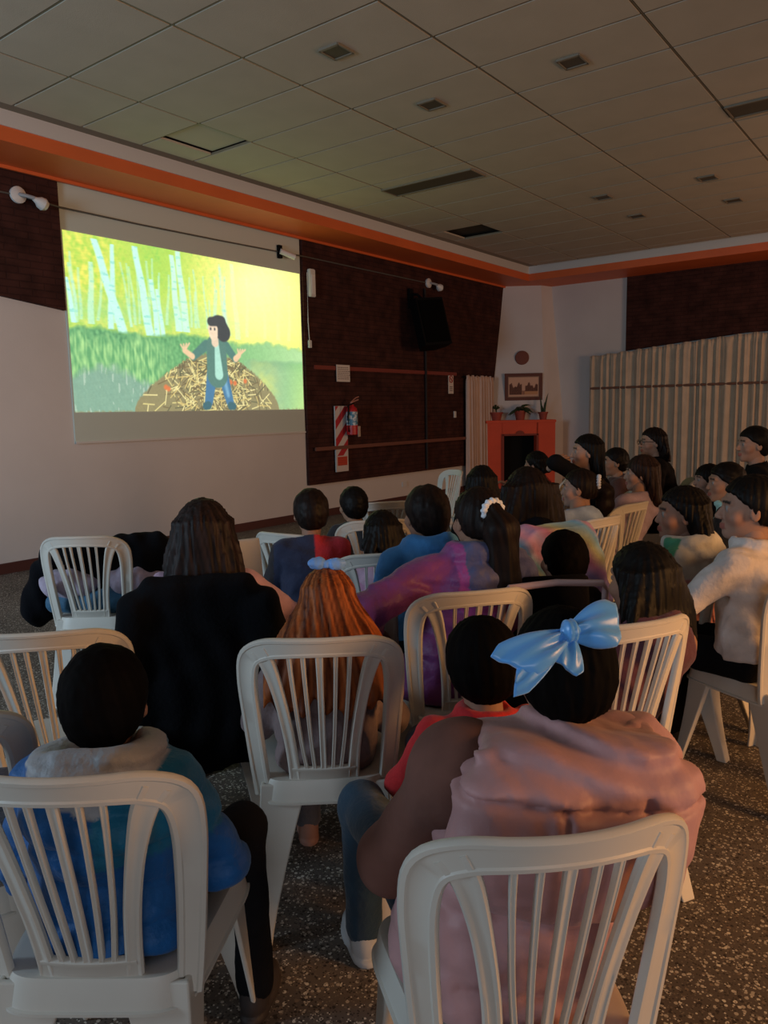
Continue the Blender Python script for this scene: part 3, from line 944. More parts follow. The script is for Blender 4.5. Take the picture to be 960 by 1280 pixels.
# ------------------------------------------------------------------ curtains
def curtain(name, p0, p1, z0, ztop, n_fold, amp, seed, label, mtl, nrm):
    rs = np.random.RandomState(seed)
    p0, p1 = np.array(p0), np.array(p1)
    L = np.linalg.norm(p1 - p0)
    nu = int(n_fold * 14); nv = 40
    u = np.linspace(0, 1, nu); v = np.linspace(0, 1, nv)
    ph = u * n_fold * 2 * PI + 1.3 * np.sin(u * n_fold * 1.1 + seed) + .8 * np.sin(u * n_fold * 2.7)
    V = []
    nn = np.array(nrm)
    for j in range(nv):
        zt = np.array([ztop(a * L) for a in u])
        z = z0 + (zt - z0) * v[j]
        hang = 1 - v[j]
        w = amp * (0.55 + .6 * hang) * np.sin(ph + .5 * hang * np.sin(u * 31 + seed)) + .012 * np.sin(ph * 2.3 + 2) * (1 - .5 * hang)
        if v[j] > .955: w = w * .6 + .006 * np.sin(ph * 3.1)
        w = np.maximum(w, -amp * .8)
        V.append(np.stack([p0[0] + (p1[0] - p0[0]) * u + nn[0] * w, p0[1] + (p1[1] - p0[1]) * u + nn[1] * w, z], 1))
    V = np.concatenate(V)
    ii = (np.arange(nv - 1)[:, None] * nu + np.arange(nu - 1)[None, :]).reshape(-1)
    F = np.stack([ii, ii + 1, ii + nu + 1, ii + nu], 1)
    o = link(name, mesh_np(name, V, F, True), mtl)
    s = o.modifiers.new('cloth', 'SOLIDIFY'); s.thickness = 0.004
    return tag(o, label, 'curtain')
M_curt = mat('beige_curtain', (0.50, 0.41, 0.31), 0.85, noise=.08, nscale=5, sheen=.2)
zr = lambda s: 2.38 + (0.22 * min(s / 2.65, 1.0)) + .012 * math.sin(s * 23)
c1 = curtain('window_curtain', (XW - 0.13, 5.66), (XW - 0.13, -1.5), 0.05, zr, 52, 0.045, 3, 'long pleated beige curtain across the right wall window', M_curt, (-1, 0))
b = MB(); b.tube([(XW - 0.148, 5.64, 1.80), (XW - 0.148, -1.5, 1.80)], 0.022, n=8)
tag(b.build('window_rail', mat('rail_brown', (0.16, 0.085, 0.06), .6)), 'thin brown rail showing between the folds of the window curtain', 'rail')
c2 = curtain('doorway_curtain', (11.74, YW - 0.13), (12.66, YW - 0.13), 0.05, lambda s: 2.05 + .012 * math.sin(s * 40), 9, 0.04, 5, 'narrow pinkish beige curtain in the doorway left of the fireplace', mat('pink_curtain', (0.56, 0.42, 0.35), .85, noise=.06, nscale=5), (0, -1))
b = MB(); b.tube([(11.68, YW - 0.10, 2.03), (12.70, YW - 0.10, 2.03)], 0.014, n=8)
tag(b.build('curtain_rod', M_black), 'dark rod carrying the narrow doorway curtain', 'curtain rod')
# ------------------------------------------------------------------ moulded plastic chair with a fan of slats in the back
M_chair = mat('chair_plastic', (0.56, 0.525, 0.465), 0.45, noise=0.04, nscale=5, spec=0.45)
SEAT = 0.445

def backF(u, v, w=0.0):
    """u sideways (m), v 0..1 up the back, w out of the surface (towards the rear)"""
    wrap = (0.5 + 0.9 * v) * 1.25
    x = u
    y = -0.175 - 0.115 * max(v, 0.0) ** 1.15 + wrap * u * u
    z = 0.405 + 0.455 * v
    n = Vector((2 * wrap * u, -1.0, -0.22))
    n.normalize()
    return Vector((x, y, z)) + n * w

def resample(pts, n):
    pts = [Vector((p[0], p[1], p[2] if len(p) > 2 else 0)) for p in pts]
    out = []
    m = len(pts)
    for i in range(n):
        t = i / (n - 1) * (m - 1)
        k = min(int(t), m - 2); f = t - k
        p0, p1, p2, p3 = pts[max(k - 1, 0)], pts[k], pts[k + 1], pts[min(k + 2, m - 1)]
        out.append(0.5 * ((2 * p1) + (p2 - p0) * f + (2 * p0 - 5 * p1 + 4 * p2 - p3) * f * f + (3 * p1 - p0 - 3 * p2 + p3) * f ** 3))
    return out

def strip(bm, pts, n=24, th=0.007, ridge=0.0):
    """pts (u, v, halfwidth): band of plastic following the curved back"""
    S = resample(pts, n)
    rings = []
    for i, p in enumerate(S):
        a, c = S[max(i - 1, 0)], S[min(i + 1, n - 1)]
        t = Vector((c.x - a.x, (c.y - a.y) * 0.47)); t.normalize()
        nx_, nv_ = -t.y, t.x / 0.47
        h = p.z
        prof = [(-h, -th * .5), (-h, th * .6), (-h + min(.004, h * .3), th + ridge), (-h + min(.011, h * .55), th + ridge), (-h + min(.014, h * .7), th),
                (h - min(.014, h * .7), th), (h - min(.011, h * .55), th + ridge), (h - min(.004, h * .3), th + ridge), (h, th * .6), (h, -th * .5), (h - .003, -th), (-h + .003, -th)]
        rings.append([bm.verts.new(backF(p.x + nx_ * s, p.y + nv_ * s, w)) for s, w in prof])
    k = len(rings[0])
    for A, B in zip(rings, rings[1:]):
        for i in range(k):
            bm.faces.new((A[i], A[(i + 1) % k], B[(i + 1) % k], B[i]))
    bm.faces.new(rings[0]); bm.faces.new(rings[-1][::-1])

def make_chair():
    root = empty('plastic_chair', (0, 0, 0))
    # back
    b = MB()
    fr = [(-.172, -.02, .024), (-.182, .2, .025), (-.193, .5, .026), (-.198, .74, .028), (-.186, .885, .031), (-.142, .952, .031), (-.08, .972, .029), (0, .978, .028),
          (.08, .972, .029), (.142, .952, .031), (.186, .885, .031), (.198, .74, .028), (.193, .5, .026), (.182, .2, .025), (.172, -.02, .024)]
    strip(b.bm, fr, 70, .007, .003)
    for s in (-1, 1):
        strip(b.bm, [(s * .160, .945, .026), (s * .136, .85, .021), (s * .113, .66, .0165), (s * .094, .42, .0155), (s * .084, .22, .0155), (s * .078, .02, .017)], 26, .0065, .002)
    for u1, u0, hw in ((-.076, -.045, .0054), (-.041, -.024, .0054), (0, 0, .0088), (.041, .024, .0054), (.076, .045, .0054)):
        strip(b.bm, [(u1 * 1.05, .95, hw * 1.2), (u1 * .96 + u0 * .04, .75, hw), (u1 * .55 + u0 * .45, .42, hw), (u0, .12, hw), (u0 * .97, .06, hw)], 16, .006, .001)
    strip(b.bm, [(-.09, .055, .055), (-.05, .05, .056), (0, .048, .056), (.05, .05, .056), (.09, .055, .055)], 12, .007, .002)
    b.build('backrest', M_chair, root, smooth=True)
    # seat with a skirt
    b = MB()
    def outline(sc, z, grow=0.0):
        pts = []
        N = 56
        for i in range(N):
            a = 2 * PI * i / N
            ca, sa = math.cos(a), math.sin(a)
            e = 0.32
            x = math.copysign(abs(ca) ** e, ca); y = math.copysign(abs(sa) ** e, sa)
            yy = 0.01 + (0.205 + grow) * y
            hw = (0.192 + 0.022 * (yy / 0.2)) + grow
            pts.append((x * hw * sc, 0.01 + (yy - 0.01) * sc, z))
        return [b.bm.verts.new(p) for p in pts]
    rings = [outline(.02, SEAT - .012), outline(.4, SEAT - .011), outline(.75, SEAT - .006), outline(.93, SEAT - .001), outline(.985, SEAT - .002), outline(1.0, SEAT - .010),
             outline(1.0, SEAT - .058, .008), outline(1.0, SEAT - .060, .013), outline(1.0, SEAT - .066, .013), outline(1.0, SEAT - .066, .002), outline(.97, SEAT - .02), outline(.6, SEAT - .02), outline(.02, SEAT - .022)]
    N = len(rings[0])
    for A, B in zip(rings, rings[1:]):
        for i in range(N):
            b.bm.faces.new((A[i], A[(i + 1) % N], B[(i + 1) % N], B[i]))
    b.bm.faces.new(rings[0]); b.bm.faces.new(rings[-1])
    b.build('seat', M_chair, root, smooth=True)
    # legs: flaring angle sections
    for sx in (-1, 1):
        for sy in (-1, 1):
            b = MB()
            if sy > 0: top, bot = Vector((sx * .196, .197, SEAT - .015)), Vector((sx * .215, .262, 0))
            else: top, bot = Vector((sx * .178, -.185, SEAT - .015)), Vector((sx * .200, -.285, 0))
            rg = []
            for k in range(9):
                t = k / 8
                p = top.lerp(bot, t) + Vector((0, sy * -.012 * math.sin(PI * t), 0))
                wx = .085 * (1 - t) ** 1.3 + .046; wy = .075 * (1 - t) ** 1.6 + .040; th = .012
                ix, iy = -sx, -sy
                L = [(0, 0), (ix * wx, 0), (ix * wx, iy * th), (ix * th, iy * th), (ix * th, iy * wy), (0, iy * wy)]
                rg.append([b.bm.verts.new((p.x + q[0], p.y + q[1], p.z)) for q in L])
            for A, B in zip(rg, rg[1:]):
                for i in range(6): b.bm.faces.new((A[i], A[(i + 1) % 6], B[(i + 1) % 6], B[i]))
            b.bm.faces.new(rg[0]); b.bm.faces.new(rg[-1])
            o = b.build('leg', M_chair, root)
            bv = o.modifiers.new('edge', 'BEVEL'); bv.width = .004; bv.segments = 2
    return root

CHAIR = make_chair()
_used = [False]
def chair(x, y, head, label, group='white plastic chairs of the audience'):
    """x, y centre of the seat; head = compass angle it faces, degrees from the x axis"""
    c = CHAIR if not _used[0] else copy_tree(CHAIR)
    _used[0] = True
    c.location = (x, y, 0); c.rotation_euler = (0, 0, math.radians(head - 90))
    return tag(c, label, 'chair', group)
SEATS = {}
def chair_top(x, y, head, label, key=None, **k):
    a = math.radians(head)
    if key: SEATS[key] = (x + .285 * math.cos(a), y + .285 * math.sin(a), head)
    return chair(x + .285 * math.cos(a), y + .285 * math.sin(a), head, label, **k)

for key, (x, y, z), h, lb in (
    ('A', (0.601, 1.153, 0.870), 36, 'nearest white slatted chair at the lower left, holding the boy in the blue jacket'),
    ('B', (1.421, 1.305, 0.870), 40, 'white slatted chair in the middle, holding the red-haired girl'),
    ('C', (0.931, 0.397, 0.870), 47, 'nearest cream slatted chair at the lower right, holding the child in the pink coat'),
    ('D', (1.040, 1.975, 0.870), 47, 'empty white slatted chair just ahead of the boy in the blue jacket'),
    ('E', (2.040, 3.443, 0.870), 38, 'white slatted chair near the front wall with jackets heaped on it'),
    ('G', (2.101, 1.222, 0.870), 52, 'white slatted chair holding the girl with the purple padded jacket'),
    ('H', (2.043, 0.656, 0.870), 62, 'cream slatted chair holding the person with the maroon coat'),
    ('K', (2.467, 1.878, 0.870), 50, 'white slatted chair holding the child in the lilac top'),
    ('L', (3.229, 2.502, 0.870), 50, 'white slatted chair holding the black-haired child nearest the front wall'),
    ('M', (2.619, 2.641, 0.870), 5, 'white chair turned side-on, left of the child in the navy and red top'),
    ('N', (3.925, 2.967, 0.870), 56, 'empty white slatted chair whose rounded top shows farthest forward, past the lilac child'),
    ('J1', (3.930, 1.495, 0.870), 78, 'grey-looking slatted chair holding the girl in the pale blue jumper'),
    ('J2', (4.613, 1.567, 0.870), 80, 'grey-looking slatted chair holding the girl with the white hair flower'),
    ('F', (0.555, 1.617, 0.870), 52, 'white slatted chair at the left edge, left of the boy in the blue jacket'),
    ('O', (1.578, 1.964, 0.870), 44, 'white chair almost hidden under the long black coat'),
    ('P', (6.374, 3.952, 0.870), 150, 'white chair standing side-on before the doorway curtain'),
):
    chair_top(x, y, h, lb, key=key)
# ------------------------------------------------------------------ people
SKIN = (0.36, 0.19, 0.125)
M_skin = mat('skin', (1, 1, 1), 0.6, attr=True, spec=0.2)

def cloth(name, color, rough=0.85, noise=.14, nscale=14, bump=.3, bscale=70, sheen=.12, attr=False, spec=None):
    dark = max(color) < .02
    return mat(name, color, rough, noise=noise, nscale=nscale, bump=bump, bscale=bscale, sheen=0 if dark else sheen, attr=attr, spec=spec if spec is not None else (.12 if dark else .3))
M_hair = mat('hair_strands', (1, 1, 1), .52, spec=.12, attr=True)
M_hair_matt = mat('hair_matt', (1, 1, 1), .72, spec=.03, attr=True)
H_black = ((0.0036, 0.0028, 0.0026), (0.0065, 0.0048, 0.0044), M_hair)
H_dark = ((0.0060, 0.0034, 0.0028), (0.0150, 0.0080, 0.0062), M_hair)
H_soft = ((0.0030, 0.0023, 0.0022), (0.0046, 0.0036, 0.0034), M_hair_matt)
def strand_col(V, c1, c2):
    """colour varies from strand to strand: by the direction round the crown"""
    th = np.arctan2(V[:, 0], -(V[:, 1] + .02)) + .25 * np.sin(V[:, 2] * 7)
    t = .5 + .28 * np.sin(th * 13 + 1) + .26 * np.sin(th * 29 + 2.5 + 1.5 * np.sin(V[:, 2] * 9)) + .22 * np.sin(th * 53 + V[:, 2] * 8)
    t = np.clip(t, 0, 1)[:, None] ** 1.4
    return np.array(c1) * (1 - t) + np.array(c2) * t

HEAD_LO, HEAD_HI = (-.105, -.13, -.185), (.105, .135, .135)
def head_sdf(P, kid):
    Q = P.copy(); Q[:, 0] = np.abs(Q[:, 0])
    wj = 1.0 if not kid else 1.06
    d = ell(P, (0, -.012, .025), (.077, .094, .088))
    d = smin(d, ell(P, (0, .022, -.045), (.055 * wj, .066, .066)), .03)
    d = smin(d, caps(P, (0, .066, -.090), (0, .060, -.086), .020), .025)
    d = smin(d, ell(Q, (.043, .052, -.028), (.026, .026, .024)), .02)                       # cheeks
    d = smin(d, caps(Q, (.012, .083, .030), (.042, .070, .028), .010), .015)                # brow
    d = smax(d, -ell(Q, (.032, .096, .004), (.018, .016, .013)), .010)                      # sockets
    d = np.minimum(d, ell(Q, (.031, .073, .004), (.0135, .0135, .0125)))                    # eyes
    nl = .098 if kid else .105
    d = smin(d, caps(P, (0, .084, .010), (0, nl, -.026), .007, .011), .012)
    d = smin(d, ell(Q, (.011, .096, -.031), (.008, .009, .007)), .008)
    d = smin(d, caps(Q, (0, .092, -.056), (.019, .082, -.057), .0065, .004), .006)          # upper lip
    d = smin(d, caps(Q, (0, .091, -.067), (.016, .082, -.066), .0075, .004), .006)
    d = smax(d, -caps(Q, (0, .101, -.0615), (.020, .089, -.061), .0022), .003)
    ear = smax(ell(Q, (.079, -.006, -.008), (.010, .019, .031)), -ell(Q, (.089, .000, -.006), (.007, .010, .018)), .004)
    d = smin(d, ear, .008)
    rn = .043 if kid else .050
    d = smin(d, caps(P, (0, -.022, -.06), (0, -.040, -.20), rn, rn * 1.06), .03)
    return d
def head_col(V, skin):
    c = np.tile(np.array(skin), (len(V), 1))
    ax = np.abs(V[:, 0])
    lip = (np.abs(V[:, 2] + .0615) < .012) & (ax < .022) & (V[:, 1] > .078)
    c[lip] = np.array(skin) * (.85, .48, .50)
    Q = V.copy(); Q[:, 0] = ax
    eye = ell(Q, (.031, .073, .004), (.0140, .0140, .0130)) < .0015
    eye &= V[:, 1] > .078
    c[eye] = (.24, .22, .205)
    ir = eye & (np.hypot(ax - .031, V[:, 2] - .004) < .0062)
    c[ir] = (.02, .012, .01)
    bw = (np.abs(V[:, 2] - (.030 - 6 * (ax - .028) ** 2)) < .005) & (ax > .012) & (ax < .050) & (V[:, 1] > .06)
    c[bw] = (.02, .013, .011)
    ck = np.exp(-((ax - .045) / .02) ** 2 - ((V[:, 2] + .03) / .022) ** 2) * (V[:, 1] > .02)
    c *= 1 - np.stack([np.zeros_like(ck), .18 * ck, .2 * ck], 1)
    return c
_head = {}
def head_mesh(kid, h):
    k = (kid, h)
    if k not in _head:
        _head[k] = nets(lambda P: head_sdf(P, kid), HEAD_LO, HEAD_HI, h, .02)
    return _head[k]

# a hand in its own frame: wrist at the origin, fingers along +y, palm towards -z, thumb on +x
def hand_sdf(P, curl):
    d = rbox(P, (0, .045, 0), (.037, .045, .0135), .013)
    d = smin(d, caps(P, (0, -.035, 0), (0, .012, 0), .025, .026), .02)
    for x, ln, y0 in ((.029, .070, .086), (.0098, .079, .090), (-.0095, .073, .087), (-.028, .057, .081)):
        p = np.array((x, y0, 0.0)); a = -.12
        segs = (ln * .45, ln * .30, ln * .25)
        r = .0090 if ln > .06 else .0080
        d = smin(d, caps(P, p - (0, .03, 0), p, r * 1.05, r), .006)
        for i, s in enumerate(segs):
            a -= curl * (.75, 1.0, .7)[i]
            q = p + np.array((x * .10 * s / .03 * .3, math.cos(a) * s, math.sin(a) * s))
            d = smin(d, caps(P, p, q, r, r * .93), .0025)
            p = q; r *= .93
    p = np.array((.030, .012, -.004))
    for v, r in (((.024, .026, -.010), .0125), ((.012, .028, -.008), .0105), ((.002, .024, -.010), .009)):
        q = p + np.array(v)
        d = smin(d, caps(P, p, q, r * 1.08, r), .005)
        p = q
    return d
_hand = {}
def hand_mesh(curl, h=.0048):
    if curl not in _hand:
        _hand[curl] = nets(lambda P: hand_sdf(P, curl), (-.06, -.065, -.11), (.095, .185, .035), h, .012)
    return _hand[curl]

def shoe_sdf(P):
    up = smin(ell(P, (0, .085, .035), (.042, .085, .036)), ell(P, (0, -.01, .045), (.036, .048, .050)), .03)
    up = smin(up, caps(P, (0, -.012, .05), (0, -.012, .095), .036, .040), .02)
    up = smax(up, P[:, 2] - .100, .006)
    up = np.maximum(up, -ell(P, (0, -.012, .115), (.032, .034, .04)))
    sole = np.maximum(np.abs(P[:, 2] - .012) - .012, smin(ell(P, (0, .082, .01), (.046, .094, .3)), ell(P, (0, -.012, .01), (.040, .054, .3)), .03))
    up = np.maximum(up, .006 - P[:, 2])
    return np.minimum(up, sole)
_shoe = []
def shoe_mesh():
    if not _shoe: _shoe.append(nets(shoe_sdf, (-.07, -.09, 0), (.07, .20, .13), .0075, .012))
    return _shoe[0]

def frame_from(y, z):
    """rotation whose +y is y and +z as near z as it can be"""
    y = np.asarray(y, float); y = y / np.linalg.norm(y)
    x = np.cross(y, np.asarray(z, float)); x /= np.linalg.norm(x)
    return np.stack([x, y, np.cross(x, y)], 1)

def rotz(a): return np.array([[math.cos(a), -math.sin(a), 0], [math.sin(a), math.cos(a), 0], [0, 0, 1]])
def rotx(a): return np.array([[1, 0, 0], [0, math.cos(a), -math.sin(a)], [0, math.sin(a), math.cos(a)]])
def roty(a): return np.array([[math.cos(a), 0, math.sin(a)], [0, 1, 0], [-math.sin(a), 0, math.cos(a)]])

def ik(s, w, l1, l2, pole):
    s, w, pole = map(lambda q: np.asarray(q, float), (s, w, pole))
    d = w - s; L = np.linalg.norm(d)
    if L > (l1 + l2) * .985:
        w = s + d / L * (l1 + l2) * .985; d = w - s; L = np.linalg.norm(d)
    u = d / L
    a = (l1 * l1 - l2 * l2 + L * L) / (2 * L)
    hgt = math.sqrt(max(l1 * l1 - a * a, 0))
    p = pole - (pole @ u) * u
    p /= max(np.linalg.norm(p), 1e-6)
    return s + u * a + p * hgt, w

class Body: pass

def hair_sdf(style, L, seed, kid, vol=1.0):
    """returns sdf in the head's frame (head centre origin, face +y)"""
    ph = np.random.RandomState(seed).rand() * 6
    def strands(P, n=26, a=.0026):
        th = np.arctan2(P[:, 0], -(P[:, 1] + .02))
        return a * np.sin(th * n + ph + 2.2 * np.sin(P[:, 2] * 9 + th * 3)) + a * .7 * np.sin(th * n * 1.9 + 3 * np.sin(P[:, 2] * 13 + ph))
    ys = [-.13, -.06, -.025, .0, .015, .035, .06, .10]
    if style == 'short': zs = [-.085, -.080, -.060, -.012, .012, .020, .050, .066]
    elif style == 'fringe': zs = [-.06, -.06, -.05, -.03, -.03, -.01, .022, .030]
    else: zs = [-.06, -.06, -.05, -.012, .015, .028, .056, .070]
    def cap(P, g):
        d = ell(P, (0, -.016, .027), (.078 + g, .095 + g, .089 + g))
        d = smin(d, ell(P, (0, -.045, -.02), (.062 + g * .8, .060 + g * .8, .07)), .03)
        return smax(d, np.interp(P[:, 1], ys, zs) - P[:, 2], .012)
    def f(P):
        g = (.012 if style == 'short' else .010) * vol
        d = cap(P, g)
        if style == 'short':
            return d + .0028 * wob(P, 120, seed) + .0020 * wob(P, 210, seed + 1)
        if style == 'round':
            d = smin(d, ell(P, (0, -.036, .004), (.088, .090, .104)), .03)
            d = smax(d, P[:, 1] - .03 - .9 * np.maximum(P[:, 2] + .0, 0), .015)
            return d + strands(P, 20, .0012) + .0018 * wob(P, 120, seed)
        if style in ('long', 'fringe', 'tent'):
            z = P[:, 2]
            t = np.clip((.03 - z) / (L + .03), 0, 1)
            yc = -.040 - .055 * t ** .8
            rx = (.088 + .030 * np.sin(t * 2.4)) * vol if style != 'tent' else (.072 + .20 * t ** .8) * (1 - .25 * np.clip((t - .8) / .2, 0, 1))
            ry = .066 - .018 * t + (.035 * t if style == 'tent' else 0)
            q = np.sqrt((P[:, 0] / rx) ** 2 + ((P[:, 1] - yc) / ry) ** 2)
            c = (q - 1) * np.minimum(rx, ry)
            c = np.maximum(c, z - .05)
            bot = -L + .025 * np.sin(P[:, 0] * 40 + ph) * .6 + .02 * np.sin(P[:, 0] * 95)
            c = smax(c, bot - z, .02)
            c = smax(c, P[:, 1] - (.030 - .03 * t), .015)
            d = smin(d, c, .03)
            return d + strands(P)
        if style == 'pony':
            tz = L['tie']
            pts = L['pts']; rs = L['rs']
            d = smin(d, chain(P, pts, rs, .02), .02)
            return d + strands(P, 22, .002) * np.clip(1 - 0 * P[:, 2], 0, 1)
        if style == 'bun':
            d = smin(d, ell(P, (0, -.105, .035), (.052, .045, .05)), .02)
            return d + strands(P, 22, .002)
        return d
    return f

def person(label, H, head, kid=True, seat=None, chair_label=None, push=0.0, knee_drop=0.0, hk=.90, sw=None, td=None, look=0, pitch=0, roll=0, lean=8, skin=SKIN, hair=('short', None, None), top=None, bottom=(.0045, .0045, .006),
           shoe=(.02, .02, .022), arms=None, res=.011, hres=.0075, group=None, cat='person', sole=None, bulk=.02, quilt=None, hood=None, tie=None, tail=None, collar=None,
           colfn=None, topname='sweater', wr=.006, hairvol=1.0, thigh=None, top_mat=None, legs=(0, 0), hem=None, sleeve_split=None, name_bottom='trousers', hands=True):
    """a seated figure built in its own frame (faces +y), head centre H in the room"""
    skin = tuple(q * .80 for q in skin)
    Hz = H[2]
    s = (Hz - .140 * hk - .445) / .59
    s = max(s, .42)
    sw = sw if sw else .074 + .098 * s
    td = td if td else .050 + .062 * s
    r = .50 + .50 * s
    ls = .36 + .64 * s
    pz = .445 + td * .98
    Nz = Hz - .140 * hk
    la = math.tan(math.radians(lean))
    ny_ = (Nz - pz) * la
    P0 = np.array((0, 0, pz)); N = np.array((0, ny_, Nz)); Hc = np.array((0, ny_ + .030 * hk + .02 * la, Hz))
    a = math.radians(head - 90)
    fwd = np.array((math.cos(math.radians(head)), math.sin(math.radians(head))))
    off = -.192 + td * 1.06 + bulk + .012 + push
    if seat is not None:                     # on a chair already placed: lean so that the head comes where it is
        head = seat[2]
        a = math.radians(head - 90)
        fwd = np.array((math.cos(math.radians(head)), math.sin(math.radians(head))))
        rx, ry = seat[0] + fwd[0] * off, seat[1] + fwd[1] * off
        dx_, dy_ = H[0] - rx, H[1] - ry
        hl = (dx_ * fwd[1] - dy_ * fwd[0], dx_ * fwd[0] + dy_ * fwd[1])
        Hc = np.array((hl[0], hl[1], Hz)); ny_ = hl[1] - .030 * hk
        N = np.array((hl[0] * .9, ny_, Nz))
    else:
        rx, ry = H[0] - fwd[0] * Hc[1], H[1] - fwd[1] * Hc[1]
        if chair_label: chair(rx - fwd[0] * off, ry - fwd[1] * off, head, chair_label)
    sp = (N - P0)
    up = sp / np.linalg.norm(sp)
    shc = N - up * (.052 * ls)
    C0 = N - up * (.13 * ls)
    S = {sd: shc + np.array((sd * sw, 0, 0)) for sd in (-1, 1)}
    l1, l2 = .285 * ls, .245 * ls
    th = thigh if thigh else max(.30, .41 * ls)
    rt = .070 * r
    kz = .445 + rt
    A = {}
    for sd in (-1, 1):
        spec = (arms or {}).get(sd, None)
        if spec is None:
            w = np.array((sd * (.55 * sw), min(.62 * th, .26 * ls + .04), kz + rt + .030)); pole = np.array((sd * .8, -.5, -.7)); curl = .28
            pal = np.array((0, .05, -1.))
        else:
            w = np.array(spec[0], float); pole = np.array(spec[1], float); curl = spec[2] if len(spec) > 2 else .28
            pal = np.array(spec[3], float) if len(spec) > 3 else np.array((0, .05, -1.))
        e, w = ik(S[sd], w, l1, l2, pole)
        A[sd] = (e, w, curl, pal)
    hipx = .50 * sw
    K = {}; AN = {}
    for i, sd in enumerate((-1, 1)):
        ang = legs[i]
        kx = sd * hipx * 1.15 + ang * th
        K[sd] = np.array((kx, th * math.sqrt(max(1 - ang * ang, .1)), kz - knee_drop))
        AN[sd] = np.array((kx * 1.02, K[sd][1] + .03, .085 * r))
    hx = -.005
    Rh = rotz(math.radians(look)) @ roty(math.radians(roll)) @ rotx(math.radians(pitch))
    def toh(P): return ((P - Hc) @ Rh) / hk

    def torso(P, t, low=0.0):
        wx = (sw * .93 + t * .6) / (td + t)
        Q = P.copy(); Q[:, 0] = P[:, 0] / wx
        d = caps(Q, P0 + (0, 0, -low), C0 + (0, -.004, 0), td * 1.06 + t, td * .98 + t)
        d = d * (.5 + .5 * min(1, 1 / wx)) if wx > 1.3 else d
        d = smin(d, caps(P, S[-1] * (.82, 1, 1) + (0, 0, 0), S[1] * (.82, 1, 1), .050 * r + t * .8), .05)
        return d
    def neckb(P, t): return caps(P, N - up * .05, N + (0, .012, .05), .052 * hk + t)
    def arm(P, sd, t, t2):
        e, w, _, _ = A[sd]
        d = caps(P, S[sd] * (.93, 1, 1), e, .047 * r + t, .038 * r + t)
        return smin(d, caps(P, e, w, .037 * r + t, .026 * r + t2), .025)
    def legf(P, sd, t, t2, cut=0.0):
        d = caps(P, (sd * hipx, hx, kz), K[sd], rt * 1.05 + t, rt * .82 + t)
        return smin(d, caps(P, K[sd], AN[sd] + (0, 0, cut), rt * .80 + t, .040 * r + t2), .03)
    lo = np.array((-sw - .22, -.30, 0.0)); hi = np.array((sw + .22, th + .20, Hz + .16))
    for sd in (-1, 1):
        for q in (A[sd][0], A[sd][1]):
            lo = np.minimum(lo, q - .15); hi = np.maximum(hi, q + .15)
    lo[2] = max(lo[2], -.02)
    # --- body: one skin mesh (head and hands on a finer grid)
    Vs, Fs, Cs = [], [], []
    def addm(V, F, c):
        n0 = sum(len(v) for v in Vs)
        Vs.append(V); Fs.append(F + n0); Cs.append(c)
    V, F = head_mesh(kid, hres)
    addm((V * hk) @ Rh.T + Hc, F, head_col(V, skin))
    def bodyf(P):
        d = torso(P, -.006)
        d = smin(d, neckb(P, -.004), .03)
        for sd in (-1, 1):
            d = smin(d, arm(P, sd, -.008, -.006), .02)
            d = smin(d, legf(P, sd, -.008, -.008), .02)
        return d
    V, F = nets(bodyf, lo, hi - (0, 0, .14), .016)
    addm(V, F, np.tile(np.array(skin), (len(V), 1)))
    if hands:
        hs = .62 + .36 * s
        for sd in (-1, 1):
            e, w, curl, pal = A[sd]
            V, F = hand_mesh(curl)
            V = V.copy(); F2 = F
            if sd > 0:
                V[:, 0] *= -1; F2 = F[:, ::-1]
            hd_ = (arms or {}).get(sd)
            hd_ = np.array(hd_[4], float) if hd_ is not None and len(hd_) > 4 else w - e + (0, .02 * (1 if arms is None or sd not in arms else 0), 0)
            Rr = frame_from(hd_, -pal)
            addm((V * hs) @ Rr.T + w, F2, np.tile(np.array(skin), (len(V), 1)))
    me = mesh_np('person', np.concatenate(Vs), np.concatenate(Fs), True, np.concatenate(Cs))
    root = link('person', me, M_skin)
    root.location = (rx, ry, 0); root.rotation_euler = (0, 0, a)
    tag(root, label, cat, group)
    # --- top
    tb = bulk
    if hem is None: hem = .447
    hz0, hz1 = Nz + .02, Nz
    def quiltf(P):
        if not quilt: return 0
        sp_, am = quilt
        ph = (P[:, 2] + .014 * np.sin(P[:, 0] * 9) + .010 * np.sin(P[:, 1] * 11 + 1)) / sp_
        if sleeve_split: am = am * np.clip((sw * .78 - np.abs(P[:, 0])) / .06, .0, 1)
        return -am * np.abs(np.sin(ph * PI)) ** .4 + am * .6 + .003 * np.sin(P[:, 0] * 55 + 4 * np.sin(P[:, 2] * 30)) * np.abs(np.cos(ph * PI)) ** 3
